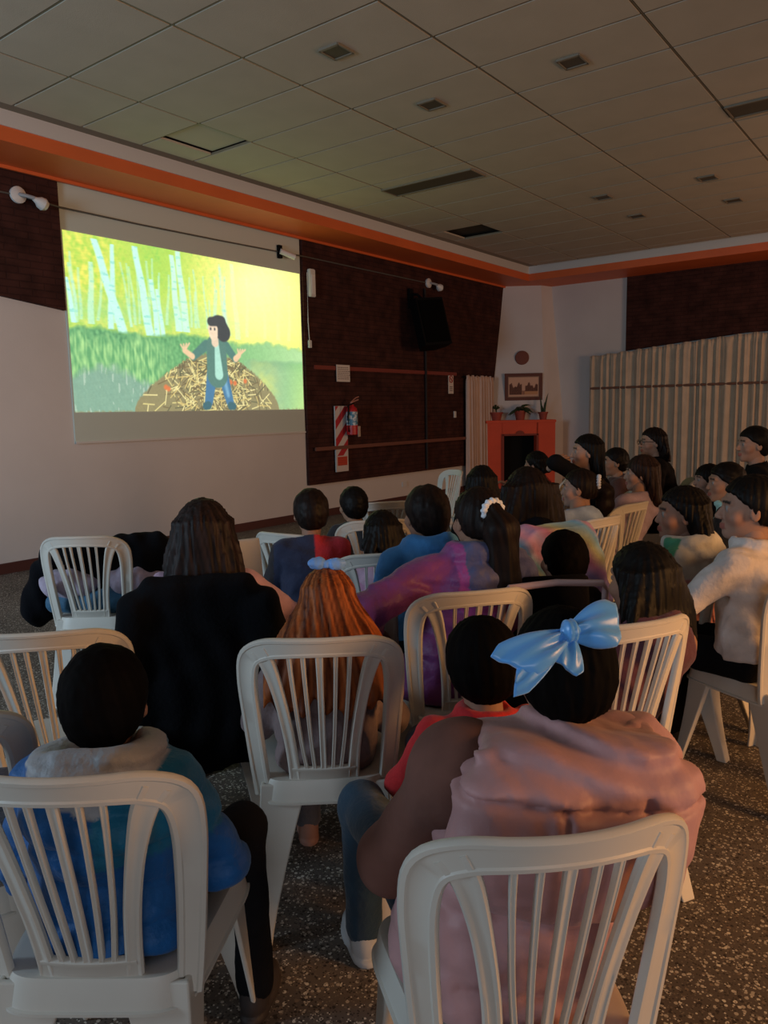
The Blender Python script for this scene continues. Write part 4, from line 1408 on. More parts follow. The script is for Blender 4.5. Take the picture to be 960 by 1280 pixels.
    def topf(P):
        d = torso(P, tb, .05)
        d = smax(d, hem - P[:, 2], .012)
        d = smin(d, neckb(P, .010 + tb * .2), .035)
        d = smax(d, (P[:, 2] - (Nz + .026)) + .25 * (P[:, 1] - ny_), .008)
        d = np.maximum(d, -caps(P, N, N + (0, .03, .2), .050 * hk))
        da = np.minimum(arm(P, -1, tb * .72, tb * .55) if sleeve_split != -1 else 9, arm(P, 1, tb * .72, tb * .55) if sleeve_split != 1 else 9)
        d = smin(d, da, .022)
        if hood:
            hr, hd = hood
            u, v = P - (N + (0, -.012, .012)), None
            q = np.hypot(np.hypot(u[:, 0], u[:, 1] * 1.05) - hr, u[:, 2] - .012 - .16 * (-u[:, 1])) - .040
            bag = ell(P, N + (0, -hr * .95 - .02, -hd * .45), (hr * 1.25, .062, hd * .72))
            bag = smin(bag, caps(P, N + (-hr * .9, -hr * .75, -hd * .08), N + (hr * .9, -hr * .75, -hd * .08), .036), .05)
            hh = smin(q, bag, .04)
            hh = hh + .007 * wob(P, 38, 5) + .003 * wob(P, 90, 6)
            d = smin(d, hh, .018)
        if collar:
            u = P - (N + (0, .0, .02))
            q = np.hypot(np.hypot(u[:, 0], u[:, 1]) - collar, u[:, 2] * .8) - .018
            d = smin(d, q, .012)
        fo_ = .0045 * np.sin(P[:, 2] * 62 + P[:, 0] * 14 + 3.0 * np.sin(P[:, 0] * 8 + P[:, 1] * 11 + P[:, 2] * 9)) * np.clip(.4 + wob(P, 12, 21), 0, 1)
        d = d + quiltf(P) + fo_ + wr * wob(P, 42, int(abs(H[0] * 100)) % 97) + wr * .5 * wob(P, 90, 3)
        return d
    tm = top_mat if top_mat else cloth('cloth_%d_%d_%d' % tuple(int(q * 10000) for q in top), top)
    sdf_obj(topname, topf, lo, hi + (0, 0, .02), res, tm, root, colfn=(lambda V: colfn(V, dict(N=N, P0=P0, S=S, A=A, sw=sw, td=td))) if colfn else None)
    if sleeve_split:
        sd = sleeve_split
        o = sdf_obj('sleeve', lambda P: smin(arm(P, sd, .026, .014), ell(P, S[sd] * (.80, 1, 1), (.092, .100, .095)), .03) + .004 * wob(P, 40, 8), lo, hi, res, cloth('brown_knit', (0.150, 0.066, 0.050), .95, sheen=0, bump=.12), root)
        o['label'] = 'brown knitted sleeve'
    # --- trousers and shoes
    def botf(P):
        d = torso(P, .002)
        d = smax(d, P[:, 2] - (.447 + td * 1.3), .01)
        d = smax(d, .446 - P[:, 2], .01)
        for sd in (-1, 1): d = smin(d, legf(P, sd, .008, .014, .015), .02)
        d = np.maximum(d, .07 * r - P[:, 2])
        return d + .004 * wob(P, 40, 11) + .0015 * wob(P, 110, 12)
    bm_ = bottom if isinstance(bottom, bpy.types.Material) else cloth('legs_%d_%d_%d' % tuple(int(q * 10000) for q in bottom), bottom)
    sdf_obj(name_bottom, botf, lo, (hi[0], hi[1], pz + .25), max(res, .010), bm_, root)
    fs = .66 + .34 * s
    Vh, Fh = shoe_mesh()
    for sd in (-1, 1):
        V = Vh * fs
        V = V @ rotz(-sd * .12).T + (AN[sd][0], AN[sd][1], .001)
        me = mesh_np('shoe', V, Fh, True)
        sm = mat('shoe_%d_%d_%d' % tuple(int(q * 1000) for q in shoe), shoe, .6)
        so = link('shoe', me, sm, root)
        if sole: pass
    # --- hair
    st, L, hm = hair
    if st:
        f = hair_sdf(st, L, int(abs(H[1] * 1000)) % 89, kid, hairvol)
        hl = -.16 if st in ('short', 'bun', 'round') else (-(L if not isinstance(L, dict) else L['len']) - .05)
        hlo = np.array((-.20, -.26, hl)); hhi = np.array((.20, .14, .16))
        V, F = nets(f, hlo, hhi, hres if not kid or st != 'short' else min(hres, .0065), .03)
        Vw = (V * hk) @ Rh.T + Hc
        hm = hm or H_black
        link('hair', mesh_np('hair', Vw, F, True, strand_col(V, hm[0], hm[1])), hm[2] if len(hm) > 2 else M_hair, root)
        if st == 'pony' and 'band' in L:
            p, R_, r_, col = L['band']
            f2 = lambda P: np.hypot(np.hypot(*(lambda q: (q[:, 0], q[:, 2]))((P - np.array(p)) @ rotx(R_))) - r_, ((P - np.array(p)) @ rotx(R_))[:, 1]) - .013 + .003 * np.sin(np.arctan2(P[:, 0], P[:, 2] - p[2]) * 14)
            V, F = nets(f2, np.array(p) - .07, np.array(p) + .07, .005, .02)
            o = link('hair_tie', mesh_np('hair_tie', (V * hk) @ Rh.T + Hc, F, True), cloth('tie_%d' % int(col[0] * 1000 + col[2] * 100), col, .7), root)
    root['head_frame'] = 0
    del root['head_frame']
    info = Body()
    info.root, info.Hc, info.Rh, info.hk, info.N, info.S, info.A, info.s, info.P0, info.sw, info.td, info.K, info.AN, info.Nz = root, Hc, Rh, hk, N, S, A, s, P0, sw, td, K, AN, Nz
    return info

def head_part(info, name, fn, lo, hi, h, m, label=None):
    V, F = nets(fn, lo, hi, h, .02)
    o = link(name, mesh_np(name, (V * info.hk) @ info.Rh.T + info.Hc, F, True), m, info.root)
    if label: o['label'] = label
    return o

def pony(tiez=.03, length=.42, sway=0.0, r=.04, col=None, drop=.10, back=.125):
    pts = [(0, -.09, tiez), (sway * .1, -back, tiez + .002), (sway * .35, -back - .035, tiez - .06), (sway * .7, -back - .035, tiez - length * .55), (sway, -back - .015, tiez - length)]
    d = dict(tie=tiez, pts=pts, rs=[.030, .026, r, r * 1.05, .012], len=length - tiez + .02)
    if col is not None: d['band'] = ((0, -back + .004, tiez), 0.0, .036, col)
    return d
# ------------------------------------------------------------------ the audience
def vc(name, rough=.8, **k): return cloth(name, (1, 1, 1), rough, attr=True, **k)
def fill(V, c): return np.tile(np.array(c, dtype=float), (len(V), 1))
AUD = 'seated audience'
bpy.context.view_layer.update()

# boy in the blue jacket, nearest on the left
def c_boy(V, I):
    c = fill(V, (.006, .095, .30))
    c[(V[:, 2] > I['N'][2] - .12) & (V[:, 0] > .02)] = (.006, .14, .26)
    u = V - I['N']
    g = (u[:, 2] > -.055) & (np.hypot(u[:, 0], u[:, 1] + .03) < .128)
    c[g] = (.36, .36, .38)
    return c
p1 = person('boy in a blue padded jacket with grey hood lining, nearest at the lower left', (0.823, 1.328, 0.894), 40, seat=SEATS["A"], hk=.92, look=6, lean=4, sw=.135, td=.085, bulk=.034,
       hair=('short', None, H_soft), top=(.01, .15, .42), colfn=c_boy, top_mat=vc('blue_padded_nylon', .55, bump=.35), topname='jacket', quilt=(.075, .016), hood=(.092, .12), res=.0085, hres=.006, shoe=(.03, .022, .02), group=AUD, legs=(.05, .40), thigh=.30)

# woman with dark hair and a lilac jumper
person('person with long dark hair and lilac jumper, behind the long black coat', (1.686, 2.060, 1.047), 46, seat=SEATS["O"], kid=False, hk=1.0, look=2, lean=5, skin=SKIN,
       hair=('long', .23, ((.0075, .0048, .0046), (.030, .018, .0165))), hairvol=1.12, top=(.42, .27, .36), res=.012, group=AUD, arms={-1: ((-.17, .22, .66), (-.8, -.5, -.5)), 1: ((.22, .22, .66), (1, -.4, -.4))})

# red-haired girl
H_red = ((.060, .013, .005), (.40, .110, .030))
p3 = person('girl with long auburn hair under a blue bow, in the middle chair', (1.680, 1.499, 0.878), 42, seat=SEATS["B"], hk=.93, look=2, pitch=-14, lean=9, sw=.135, td=.085,
       hair=('tent', .31, H_red), hairvol=1.0, top=(.17, .12, .12), topname='jumper', res=.010, group=AUD, bulk=.03, quilt=(.10, .008), shoe=(.35, .17, .12), bottom=(.10, .09, .10))
head_part(p3, 'hair_bow', lambda P: np.minimum(np.minimum(ell(P, (-.030, -.055, .135), (.030, .018, .020)), ell(P, (.030, -.060, .130), (.030, .018, .020))), ell(P, (0, -.058, .130), (.013, .016, .014))) + .003 * wob(P, 150, 4),
          (-.09, -.11, .09), (.09, -.01, .18), .004, cloth('bow_blue', (.16, .34, .72), .5), 'light blue hair bow')

# navy and red top
def c_nr(V, I):
    c = fill(V, (.016, .022, .055))
    c[V[:, 0] > .01] = (.42, .020, .030)
    c[np.abs(V[:, 0]) > I['sw'] + .035] = (.02, .016, .02)
    return c
person('small child in a navy and red top close to the front wall', (2.717, 2.521, 0.972), 46,  hk=.96, look=8, sw=.150, td=.085, lean=8, hair=('short', None, H_dark), top=(.3, .02, .03), colfn=c_nr, top_mat=vc('navy_red_knit'), group=AUD)
person('black-haired child in a dark top, nearest the front wall', (3.594, 2.981, 0.885), 50, seat=SEATS["L"], hk=.95, look=15, sw=.13, hair=('short', None, H_black), top=(.02, .02, .025), group=AUD, skin=(.40, .22, .14))
def c_li(V, I):
    c = fill(V, (.42, .28, .38))
    n = wob(V, 70, 4)
    c[n > .35] = (.38, .18, .30)
    return c
person('black-haired child in a lilac patterned top', (2.804, 2.156, 0.884), 50, seat=SEATS["K"], hk=.93, look=2, sw=.13, hair=('fringe', .09, H_black), top=(.4, .25, .35), colfn=c_li, top_mat=vc('lilac_cloth'), group=AUD, shoe=(.2, .1, .14))
person('boy with dark short hair and a bright blue hooded top', (2.503, 1.702, 1.040), 50, chair_label='white chair hidden beneath the boy with the bright blue hood', hk=.97, look=14, sw=.155, lean=4, hair=('short', None, H_dark), top=(.045, .21, .50), hood=(.078, .09), topname='hooded_top', group=AUD, res=.010)

# purple jacket and the long ponytail
def c_pu(V, I):
    c = fill(V, (.17, .036, .15))
    n = wob(V, 16, 2)
    c = c * (1 + .2 * n[:, None])
    u = V - I['N']
    yoke = (u[:, 2] > -.15) & (u[:, 1] < .01) & (u[:, 0] > -.10)
    c[yoke] = (.075, .080, .175)
    edge = (u[:, 1] < .03) & (((np.abs(u[:, 2] + .15) < .016) & (u[:, 0] > -.11)) | ((np.abs(u[:, 0] + .10) < .014) & (u[:, 2] > -.15)))
    c[edge] = (.34, .045, .20)
    c[(u[:, 2] < -.16) & (u[:, 0] > .04)] = (.26, .040, .15)
    return c
p8 = person('girl with a very long dark ponytail, white scrunchie and purple padded jacket', (2.408, 1.413, 1.052), 50, seat=SEATS["G"], hk=.98, look=10, lean=12, sw=.185, td=.105, bulk=.038,
       hair=('pony', pony(.045, .46, .02, .062, (.62, .66, .72), back=.115), H_dark), top=(.17, .03, .16), colfn=c_pu, top_mat=vc('purple_nylon', .5, bump=.3), topname='jacket', quilt=(.085, .011), hood=(.090, .12), res=.0095, hres=.007, group=AUD,
       arms={-1: ((-.26, .16, .66), (-1, -.3, -.4)), 1: ((.2, .2, .66), (1, -.3, -.4))})

rt_ = (3.143, 1.450, 0.850)
chair_top(rt_[0], rt_[1], 62, 'white chair under the pastel rainbow jacket', key='R')
# dark-clothed girls further on
person('dark-haired person in black, seen over the white scrunchie', (4.085, 2.362, 0.995), 58, chair_label='white chair beneath the dark-haired person seen over the white scrunchie', kid=False, hk=.98, look=-25, hair=('long', .22, H_black), top=(.0038, .0038, .0046), group=AUD)
person('person with long wavy brown hair and a black jacket, beside the long ponytail', (3.718, 1.879, 0.996), 55, seat=SEATS['R'], kid=False, hk=1.14, look=-4, hair=('long', .46, H_dark), hairvol=1.62, top=(.0045, .005, .009), topname='jacket', group=AUD)
person('small person in a red top before the fireplace', (5.944, 2.916, 0.986), 110, chair_label='white chair beneath the small person before the fireplace', hk=.9, look=-10, hair=('fringe', .06, H_black), top=(.34, .02, .018), group=AUD, arms={1: ((.16, .33, .80), (1, 0, -.5))})
p13 = person('woman in black with long dark hair, hand held to her mouth', (5.070, 2.101, 1.147), 104, chair_label='white chair beneath the woman with her hand at her mouth', kid=False, hk=1.0, look=20, lean=4, skin=(.46, .26, .18), hair=('long', .34, H_black), hairvol=.98, top=(.0035, .0035, .0045), res=.010, hres=.0065, group=AUD,
       arms={-1: ((-.09, .27, 1.06), (-.9, .1, .3), .8, (.6, -.5, .2), (.25, -.75, .6))})
person('boy with short black hair behind the pale blue jumper girl', (5.863, 2.200, 1.022), 112, chair_label='white chair beneath the boy behind the pale blue jumper girl', hk=.93, look=12, hair=('short', None, H_black), top=(.07, .03, .025), skin=(.34, .19, .12), group=AUD)
p15 = person('girl in a pale blue jumper with a brown ponytail and white scrunchie', (4.299, 1.828, 0.975), 84, seat=SEATS["J1"], hk=.96, look=32, lean=6, skin=(.42, .24, .17), hair=('pony', pony(.04, .25, .03, .050, (.60, .62, .68), back=.125), H_dark), top=(.34, .46, .68), res=.010, hres=.0065, group=AUD)
p16 = person('girl with brown fringe, white hair flower and lilac jumper', (4.931, 1.675, 1.022), 88, seat=SEATS["J2"], hk=.98, look=34, skin=(.44, .25, .17), hair=('fringe', .20, ((.014, .007, .005), (.034, .016, .011))), hairvol=1.1, top=(.36, .28, .36), res=.010, hres=.0065, group=AUD)
head_part(p16, 'hair_flower', lambda P: np.minimum(np.minimum(ell(P, (.05, -.105, -.005), (.018, .012, .016)), ell(P, (.075, -.095, .008), (.018, .012, .016))), ell(P, (.055, -.10, .022), (.016, .012, .016))), (.0, -.15, -.05), (.12, -.05, .06), .004, cloth('white_petal', (.66, .64, .62), .6), 'white hair flower')
p17 = person('woman with glasses and dark hair in black, before the window curtain', (6.260, 2.041, 1.162), 112, chair_label='white chair beneath the woman with glasses', kid=False, hk=.98, look=18, skin=(.42, .24, .165), hair=('long', .13, H_dark), top=(.005, .004, .0045), res=.011, hres=.0065, group=AUD)
gl = MB()
for sx in (-1, 1):
    gl.tube([(sx * .032 + .022 * math.cos(a), .103, .004 + .019 * math.sin(a)) for a in [2 * PI * i / 16 for i in range(17)]], .0022, n=6)
    gl.tube([(sx * .054, .103, .008), (sx * .075, .08, .010), (sx * .084, .0, .008)], .002, n=6)
gl.tube([(-.010, .104, .006), (.010, .104, .006)], .002, n=6)
g = gl.build('glasses', M_black, p17.root)
g.data.transform(Matrix.Translation(Vector(p17.Hc)) @ Matrix([list(r) for r in p17.Rh]).to_4x4() @ Matrix.Scale(p17.hk, 4))
person('young man with short black hair and black jumper at the right, before the curtain', (5.661, 1.167, 1.179), 100, chair_label='white chair beneath the young man at the right edge', kid=False, hk=1.02, look=28, skin=(.42, .24, .165), hair=('short', None, H_black), top=(.0035, .0035, .0045), res=.011, hres=.0065, group=AUD)
person('dark-haired child in profile, left of the one with the mint collar', (5.866, 1.506, 0.910), 100, chair_label='white chair beneath the child left of the mint collar', hk=.96, look=30, skin=(.42, .24, .17), hair=('fringe', .06, H_black), top=(.02, .02, .022), res=.011, hres=.0065, group=AUD)
def c_mint(V, I):
    c = fill(V, (.0035, .0035, .0045))
    u = V - I['N']
    c[(u[:, 2] > -.05) & (np.hypot(u[:, 0], u[:, 1]) < .115)] = (.34, .56, .50)
    c[(np.abs(u[:, 0]) < .05) & (u[:, 1] > 0)] = (.34, .56, .50)
    return c
person('black-haired child with a mint collar over a black jacket', (4.880, 1.152, 0.985), 92, chair_label='white chair beneath the child with the mint collar', hk=1.0, look=30, skin=(.36, .20, .13), hair=('short', None, H_black), hairvol=1.15, top=(.01, .01, .01), colfn=c_mint, top_mat=vc('black_mint_cloth'), collar=.070, topname='jacket', res=.010, hres=.0065, group=AUD)
def c_21(V, I):
    c = fill(V, (.42, .17, .16))
    u = V - I['N']
    h = (u[:, 2] > -.12) & (np.hypot(u[:, 0], u[:, 1]) < .19)
    c[h] = (.50, .49, .46)
    c[h & (u[:, 0] + .5 * u[:, 1] < -.045 + .02 * wob(V, 30, 2)) & (u[:, 0] - .6 * u[:, 1] > -.20) & (u[:, 1] > -.02) & (u[:, 2] < .05)] = (.05, .26, .15)
    return c
person('girl with black bobbed hair, white and green hood and pink sleeves', (3.422, 0.983, 0.981), 84, chair_label='white chair beneath the girl with the white and green hood', hk=1.0, look=34, skin=(.30, .155, .105), hair=('long', .15, H_black), hairvol=1.1, top=(.42, .17, .16), colfn=c_21, top_mat=vc('pink_white_green_cloth'), hood=(.085, .10), topname='hooded_top', res=.010, hres=.006, group=AUD)
p22 = person('person in a white jumper and black trousers at the right edge, facing the film', (3.066, 0.637, 1.066), 76,  kid=False, hk=1.02, look=38, lean=3, sw=.170, td=.108, bulk=.022, hem=.53, skin=(.36, .20, .14), hair=('pony', pony(.0, .34, .0, .045, (.10, .03, .03), back=.135), H_black), hairvol=1.12, top=(.52, .46, .43), collar=.074, topname='jumper',
       res=.0095, hres=.006, group=AUD, wr=.008, arms={-1: ((-.20, .36, .68), (-.8, -.4, -.5)), 1: ((.1, .34, .66), (1, -.3, -.5))}, bottom=(.0035, .0035, .0045))
chair(p22.root.location.x + .075, p22.root.location.y - .03, 56, 'cream slatted chair at the right edge, holding the person in the white jumper')
person('person with straight black hair and a maroon coat, right of the blue bow', (2.448, 0.826, 0.885), 62, seat=SEATS["H"], hk=1.05, look=4, lean=6, sw=.175, td=.10, hair=('long', .17, H_black), hairvol=1.22, top=(.085, .026, .040), topname='coat', hood=(.09, .10), bulk=.032, res=.010, hres=.007, group=AUD)
person('dark-haired child in black on the padded chair, past the blue bow', (2.875, 1.287, 0.839), 58, hk=.97, look=0, hair=('short', None, H_soft), hairvol=1.2, top=(.0035, .0035, .0045), group=AUD)
p26 = person('small child with round black hair and a red top, left of the pink coat', (1.640, 0.955, 0.812), 50, hk=.98, look=0, pitch=-8, lean=2, sw=.135, td=.08, hair=('round', None, H_soft), hairvol=1.05, top=(.50, .018, .022), collar=.060, res=.009, hres=.0065, group=AUD, bottom=(.045, .085, .14),
       arms={-1: ((-.09, .20, .485), (-.8, -.3, -.5)), 1: ((.09, .20, .485), (.8, -.3, -.5))})
t = tag(empty('plastic_stool', (p26.root.location.x + .03, p26.root.location.y + .03, 0)), 'small pale stool hidden beneath the child in the red top', 'stool')
b = MB(); b.lathe([(.13, .41), (.15, .415), (.15, .435), (.14, .442), (.05, .442)], n=28); b.build('seat', M_chair, t, smooth=True)
for k in range(4):
    b = MB(); a_ = PI / 4 + k * PI / 2
    b.cyl((.10 * math.cos(a_), .10 * math.sin(a_), .42), (.15 * math.cos(a_), .15 * math.sin(a_), 0), .018, .014); b.build('leg', M_chair, t, smooth=True)

# child in the pink padded coat, nearest on the right
M_pink = cloth('pink_nylon', (.44, .235, .235), .52, noise=.08, bump=.25, bscale=30, sheen=.1)
p27 = person('child in a pink padded coat with a big blue bow, nearest at the right', (1.228, 0.554, 0.993), 46, seat=SEATS["C"], hk=.90, look=6, pitch=-6, push=.035, sw=.180, td=.118, bulk=.045,
       hair=('round', None, H_soft), hairvol=1.0, top=(.5, .25, .24), top_mat=M_pink, topname='coat', quilt=(.125, .020), res=.0075, hres=.005, group=AUD, sleeve_split=-1, wr=.008,
       arms={-1: ((-.17, .25, .55), (-.6, -.5, -.6)), 1: ((.20, .17, .52), (.5, -.6, -.6))}, bottom=(.020, .050, .085), shoe=(.50, .52, .54), legs=(-.10, .40), thigh=.62, knee_drop=.06)
def hood_f(P):
    P = (P - p27.N) * (.93, 1, 1) + p27.N + (.025, 0, 0)
    u = P - (p27.N + (0, -.02, .012))
    bag = ell(P, p27.N + (0, -.130, -.095), (.195, .095, .145))
    bag = smin(bag, caps(P, p27.N + (-.13, -.13, -.015), p27.N + (.14, -.13, -.015), .055), .05)
    d = smin(ell(P, p27.N + (0, -.02, -.005), (.185, .13, .058)), bag, .05)
    d = smin(d, caps(P, p27.N + (.13, .02, .01), p27.N + (.19, -.06, -.12), .035, .02), .03)
    seam = np.minimum(np.abs(u[:, 0] + .045 + .03 * u[:, 2]), np.abs(u[:, 0] - .085))
    hs_ = np.abs(u[:, 2] + .030 + .02 * np.sin(u[:, 0] * 9))
    d = d + .010 * np.exp(-(seam / .006) ** 2) * (u[:, 2] < -.02) + .012 * np.exp(-(hs_ / .006) ** 2) * (u[:, 1] < -.05)
    fold = .008 * np.sin(u[:, 0] * 14 + u[:, 1] * 22 + u[:, 2] * 95 + 3 * np.sin(u[:, 0] * 16)) * np.clip((u[:, 2] + .03) / .05, 0, 1)
    return d + fold + .009 * wob(P, 30, 3) + .003 * wob(P, 85, 4)
sdf_obj('hood', hood_f, p27.N + (-.32, -.32, -.26), p27.N + (.32, .22, .16), .007, M_pink, p27.root)
# satin bow: two pleated lobes, two tails and a knot, worn at the back of the crown
def lobe(knot, d, n, ln, w0, w1, pleat, bulge, seed, tip=0.0):
    d = np.array(d, float); d /= np.linalg.norm(d)
    n = np.array(n, float); n -= d * (n @ d); n /= np.linalg.norm(n)
    p = np.cross(n, d)
    ns, nt = 26, 33
    V = []
    for side in (1, -1):
        for i in range(ns):
            s = i / (ns - 1)
            w = w0 + (w1 - w0) * math.sin(min(s * 1.25, 1) * PI / 2) - .012 * max(0, s - .85) / .15
            for j in range(nt):
                t = -1 + 2 * j / (nt - 1)
                puff = bulge * math.sin(PI * min(s * .9 + .05, 1)) * math.sqrt(max(0, 1 - t * t))
                fold = pleat * math.sin(t * 8 + seed) * (1 - .75 * s) * (1 - t * t) + pleat * .5 * math.sin(t * 4 + s * 5 + seed)
                V.append(np.array(knot) + d * (ln * s + tip * t * s) + p * w * t + n * (side * (.002 + puff) + fold))
    F = []
    m = ns * nt
    for i in range(ns - 1):
        for j in range(nt - 1):
            q = i * nt + j
            F.append([q, q + 1, q + nt + 1, q + nt]); F.append([m + q, m + q + nt, m + q + nt + 1, m + q + 1])
        a = i * nt
        F.append([a, a + nt, m + a + nt, m + a]); a += nt - 1
        F.append([a, m + a, m + a + nt, a + nt])
    for j in range(nt - 1):
        a = (ns - 1) * nt + j
        F.append([a, a + 1, m + a + 1, m + a])
    return np.array(V), F
kn = (-.034, -.104, .090); nb = (0, -.75, .65)
M_satin = mat('blue_satin', (.10, .36, .80), .32, noise=.06, nscale=10, spec=.6, sheen=.3)
VV, FF = [], []
for d, ln, w0, w1, pl, bu, sd_, tp in (((1, -.1, .16), .100, .012, .048, .006, .020, 1, .012), ((-1, -.15, -.30), .135, .012, .040, .006, .016, 2.2, -.02), ((-.35, -.45, -.62), .070, .010, .034, .005, .006, 4, .010), ((-1, -.30, -.55), .150, .010, .026, .005, .004, 5, .02)):
    v, f = lobe(kn, d, nb, ln, w0, w1, pl, bu, sd_, tp)
    n0 = sum(len(q) for q in VV)
    VV.append(v); FF += [[i + n0 for i in q] for q in f]
v, f = nets(lambda P: ell(P, np.array(kn) + (0, -.008, .006), (.018, .020, .022)) + .002 * np.sin(P[:, 0] * 500), np.array(kn) - .05, np.array(kn) + .05, .004, .02)
n0 = sum(len(q) for q in VV); VV.append(v); FF += [[int(i) + n0 for i in q] for q in f]
VV = (np.concatenate(VV) * p27.hk) @ p27.Rh.T + p27.Hc
bo = link('hair_bow', mesh_np('hair_bow', VV, FF, True), M_satin, p27.root); bo['label'] = 'large light blue satin bow'

# ------------------------------------------------------------------ coats and jackets left on chairs
def in_chair(name, label, cat, x, y, head, fn, lo, hi, h, m, colfn=None):
    V, F = nets(fn, lo, hi, h)
    o = link(name, mesh_np(name, V, F, True, colfn(V) if colfn else None), m)
    o.location = (x, y, 0); o.rotation_euler = (0, 0, math.radians(head - 90))
    return tag(o, label, cat)
def seat_of(top, head):
    a = math.radians(head)
    return top[0] + .285 * math.cos(a), top[1] + .285 * math.sin(a)
M_coat = cloth('black_coat_cloth', (.0032, .0034, .0050), .95, sheen=0, spec=.12)
def coat_f(P):
    Q = P.copy(); Q[:, 1] = Q[:, 1] + .035 + .10 * (P[:, 2] - .5) - .25 * P[:, 0] ** 2
    wx = .245 - .10 * np.clip((P[:, 2] - .72) / .18, 0, 1) ** 2
    d = np.maximum(np.abs(Q[:, 0]) - wx, np.maximum(np.abs(Q[:, 1] + .222) - .050, np.maximum(.25 + .03 * np.sin(P[:, 0] * 14) - P[:, 2], P[:, 2] - .915)))
    d = smin(d, caps(P, (-.20, -.30, .84), (-.27, -.25, .42), .060, .045), .04)
    d = smin(d, caps(P, (.20, -.30, .84), (.27, -.25, .46), .060, .045), .04)
    d = smin(d, caps(P, (-.15, -.30, .90), (.15, -.30, .90), .04), .03)
    return d + .008 * wob(P, 26, 3) + .003 * np.sin(P[:, 0] * 60 + 3 * np.sin(P[:, 2] * 9))
x, y = seat_of((1.578, 1.964, 0.870), 44)
in_chair('black_coat', 'long black coat hung over the chair of the person with the lilac jumper', 'coat', x, y, 44, coat_f, (-.4, -.48, .15), (.4, -.05, 1.0), .010, M_coat)
# heap on the chair by the front wall
x, y = seat_of((2.040, 3.443, 0.870), 38)
in_chair('black_jacket', 'black jacket hung round the front and sides of the jacket-covered chair', 'jacket', x, y, 38,
         lambda P: smin(smin(smin(caps(P, (-.24, -.05, .78), (-.30, .0, .66), .035, .06), caps(P, (-.30, .0, .66), (-.36, .02, .44), .06, .09), .04), ell(P, (.27, .02, .70), (.13, .11, .15)), .05), smin(caps(P, (-.22, -.04, .74), (.18, -.02, .80), .05, .06), ell(P, (0, .02, .66), (.22, .06, .13)), .05), .04) + .013 * wob(P, 26, 1) + .006 * np.sin(P[:, 0] * 60 + P[:, 2] * 20),
         (-.5, -.25, .3), (.55, .25, 1.0), .012, M_coat)
in_chair('lilac_garment', 'pale lilac garment bundled on the jacket-covered chair seat', 'garment', x, y, 38,
         lambda P: smin(ell(P, (-.16, -.05, .58), (.15, .08, .085)), ell(P, (.19, -.03, .60), (.17, .09, .075)), .04) + .016 * wob(P, 32, 2) + .006 * np.sin(P[:, 0] * 70 + P[:, 2] * 40),
         (-.45, -.25, .42), (.5, .2, .8), .011, cloth('pale_lilac', (.40, .33, .42), .85))
in_chair('blue_padded_jacket', 'teal blue padded jacket lying folded on the jacket-covered chair seat', 'jacket', x, y, 38,
         lambda P: smin(rbox(P, (-.01, .05, .495), (.25, .15, .05), .04), smin(rbox(P, (.30, .0, .47), (.06, .15, .13), .05), ell(P, (.30, .05, .60), (.10, .10, .07)), .05), .04) + .012 * wob(P, 28, 5) - .008 * np.sqrt(np.abs(np.sin(P[:, 0] * 26 + P[:, 2] * 12))),
         (-.45, -.3, .3), (.55, .35, .75), .011, cloth('teal_nylon', (.035, .12, .21), .6))
x, y = seat_of((0.555, 1.617, 0.870), 52)
in_chair('navy_coat', 'dark navy coat lying over the seat of the left edge chair', 'coat', x, y, 52,
         lambda P: smin(rbox(P, (0, .02, .50), (.21, .19, .05), .04), caps(P, (.20, -.05, .52), (.27, -.08, .22), .06, .05), .05) + .010 * wob(P, 24, 7),
         (-.35, -.3, .1), (.42, .35, .7), .012, cloth('navy_cloth', (.012, .018, .040), .85))
# rainbow jacket over the chair past the padded one
def c_rain(V):
    t = V[:, 0] * 13 + V[:, 2] * 17 + .9 * wob(V, 14, 3)
    a = np.array([(.66, .26, .50), (.78, .74, .34), (.26, .60, .84), (.70, .36, .58), (.42, .34, .72)])
    k = (t % 5); i = np.floor(k).astype(int) % 5; f = (k - np.floor(k))[:, None]
    return a[i] * (1 - f) + a[(i + 1) % 5] * f
x, y = seat_of(rt_, 62)
in_chair('rainbow_jacket', 'pastel rainbow padded jacket spread over a chair back behind the dark-haired child', 'jacket', x, y, 62,
         lambda P: smin(np.maximum(np.abs(P[:, 1] + .265 + .1 * (P[:, 2] - .7) - .3 * P[:, 0] ** 2) - .055, np.maximum(np.abs(P[:, 0]) - .24 + .12 * np.clip((P[:, 2] - .74) / .2, 0, 1) ** 2, np.maximum(.50 - P[:, 2], P[:, 2] - .93))),
                        smin(caps(P, (-.17, -.26, .86), (-.29, -.25, .56), .075, .06), caps(P, (.17, -.26, .86), (.29, -.25, .56), .075, .06), .04), .05) + .009 * wob(P, 28, 9) - .006 * np.sqrt(np.abs(np.sin(P[:, 2] * 38))),
         (-.45, -.45, .4), (.45, -.02, 1.05), .010, cloth('rainbow_nylon', (1, 1, 1), .5, attr=True), c_rain)

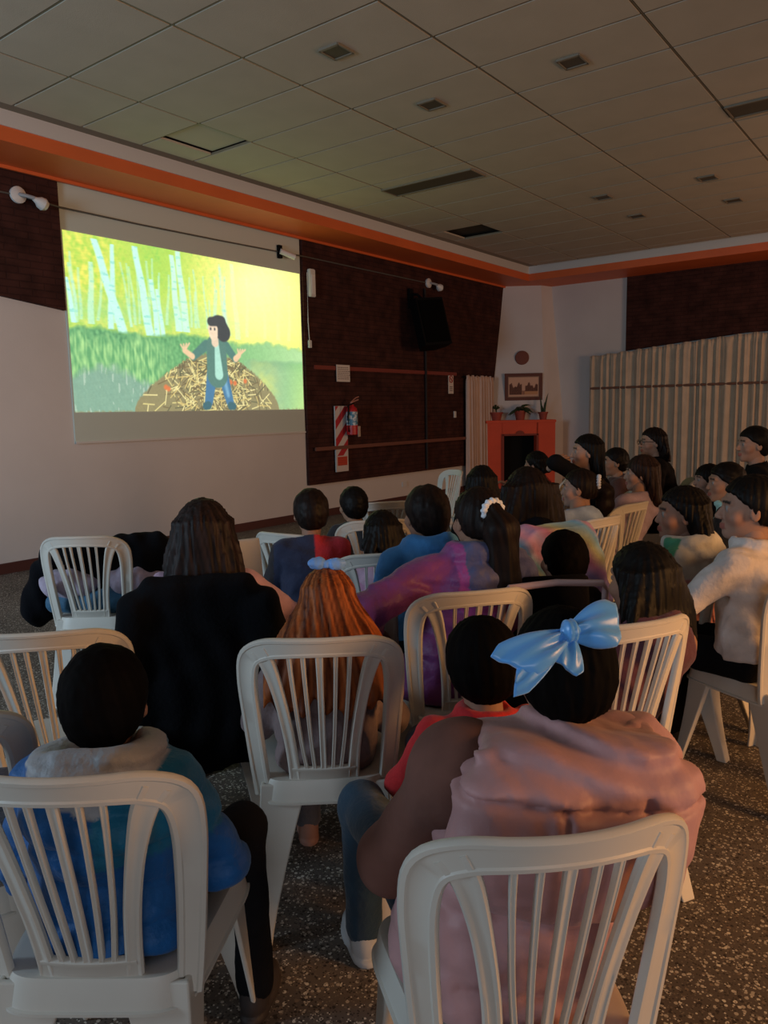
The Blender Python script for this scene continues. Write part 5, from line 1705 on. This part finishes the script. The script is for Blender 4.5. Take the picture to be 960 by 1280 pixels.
# black padded chair with a pale pink tube rim
t0 = (2.402, 1.113, 0.860)
t = tag(empty('padded_chair', (t0[0] + .2 * math.cos(math.radians(46)), t0[1] + .2 * math.sin(math.radians(46)), 0), math.radians(46 - 90)), 'black padded chair with a pale pink frame, behind the blue bow', 'chair')
M_pad = cloth('black_padding', (.0035, .003, .004), .9, sheen=0, spec=.12); M_rim = mat('pink_tube', (.50, .34, .33), .4)
v, f = nets(lambda P: rbox(P @ rotx(.12).T, (0, -.20 + .0, .65), (.175, .022, .19), .02), (-.25, -.40, .3), (.25, .0, .95), .008)
link('backrest', mesh_np('backrest', v, f, True), M_pad, t)
v, f = nets(lambda P: rbox(P, (0, 0, .43), (.20, .20, .035), .03), (-.25, -.25, .35), (.25, .25, .5), .01)
link('seat', mesh_np('seat', v, f, True), M_pad, t)
b = MB(); b.tube([(-.185, -.17, .42), (-.190, -.205, .66), (-.180, -.232, .83), (-.165, -.24, .855), (0, -.243, .866), (.165, -.24, .855), (.180, -.232, .83), (.190, -.205, .66), (.185, -.17, .42)], .012, n=10)
b.build('back_frame', M_rim, t, smooth=True)
for sx in (-1, 1):
    for y0, y1 in ((.17, .20), (-.17, -.22)):
        b = MB(); b.tube([(sx * .185, y0, .42), (sx * .20, y1, .0)], .012, n=10); b.build('leg', M_rim, t, smooth=True)

# plain-backed white chair ahead of the lilac jumper
sp = (2.137, 2.560, 0.867)
t = tag(empty('plain_chair', (sp[0], sp[1], 0), math.radians(70 - 90)), 'white chair with a plain solid backrest, right of the lilac jumper person', 'chair')
v, f = nets(lambda P: rbox(P @ rotx(.15).T, (0, -.20, .70), (.19, .012, .20), .011), (-.3, -.45, .4), (.3, .0, 1.0), .008)
link('backrest', mesh_np('backrest', v, f, True), M_chair, t)
v, f = nets(lambda P: rbox(P, (0, .0, .43), (.20, .20, .02), .018), (-.3, -.3, .35), (.3, .3, .5), .01)
link('seat', mesh_np('seat', v, f, True), M_chair, t)
for sx in (-1, 1):
    for y0, y1 in ((.17, .22), (-.17, -.24)):
        b = MB(); b.cyl((sx * .17, y0, .43), (sx * .19, y1, 0), .022, .018); b.build('leg', M_chair, t, smooth=True)
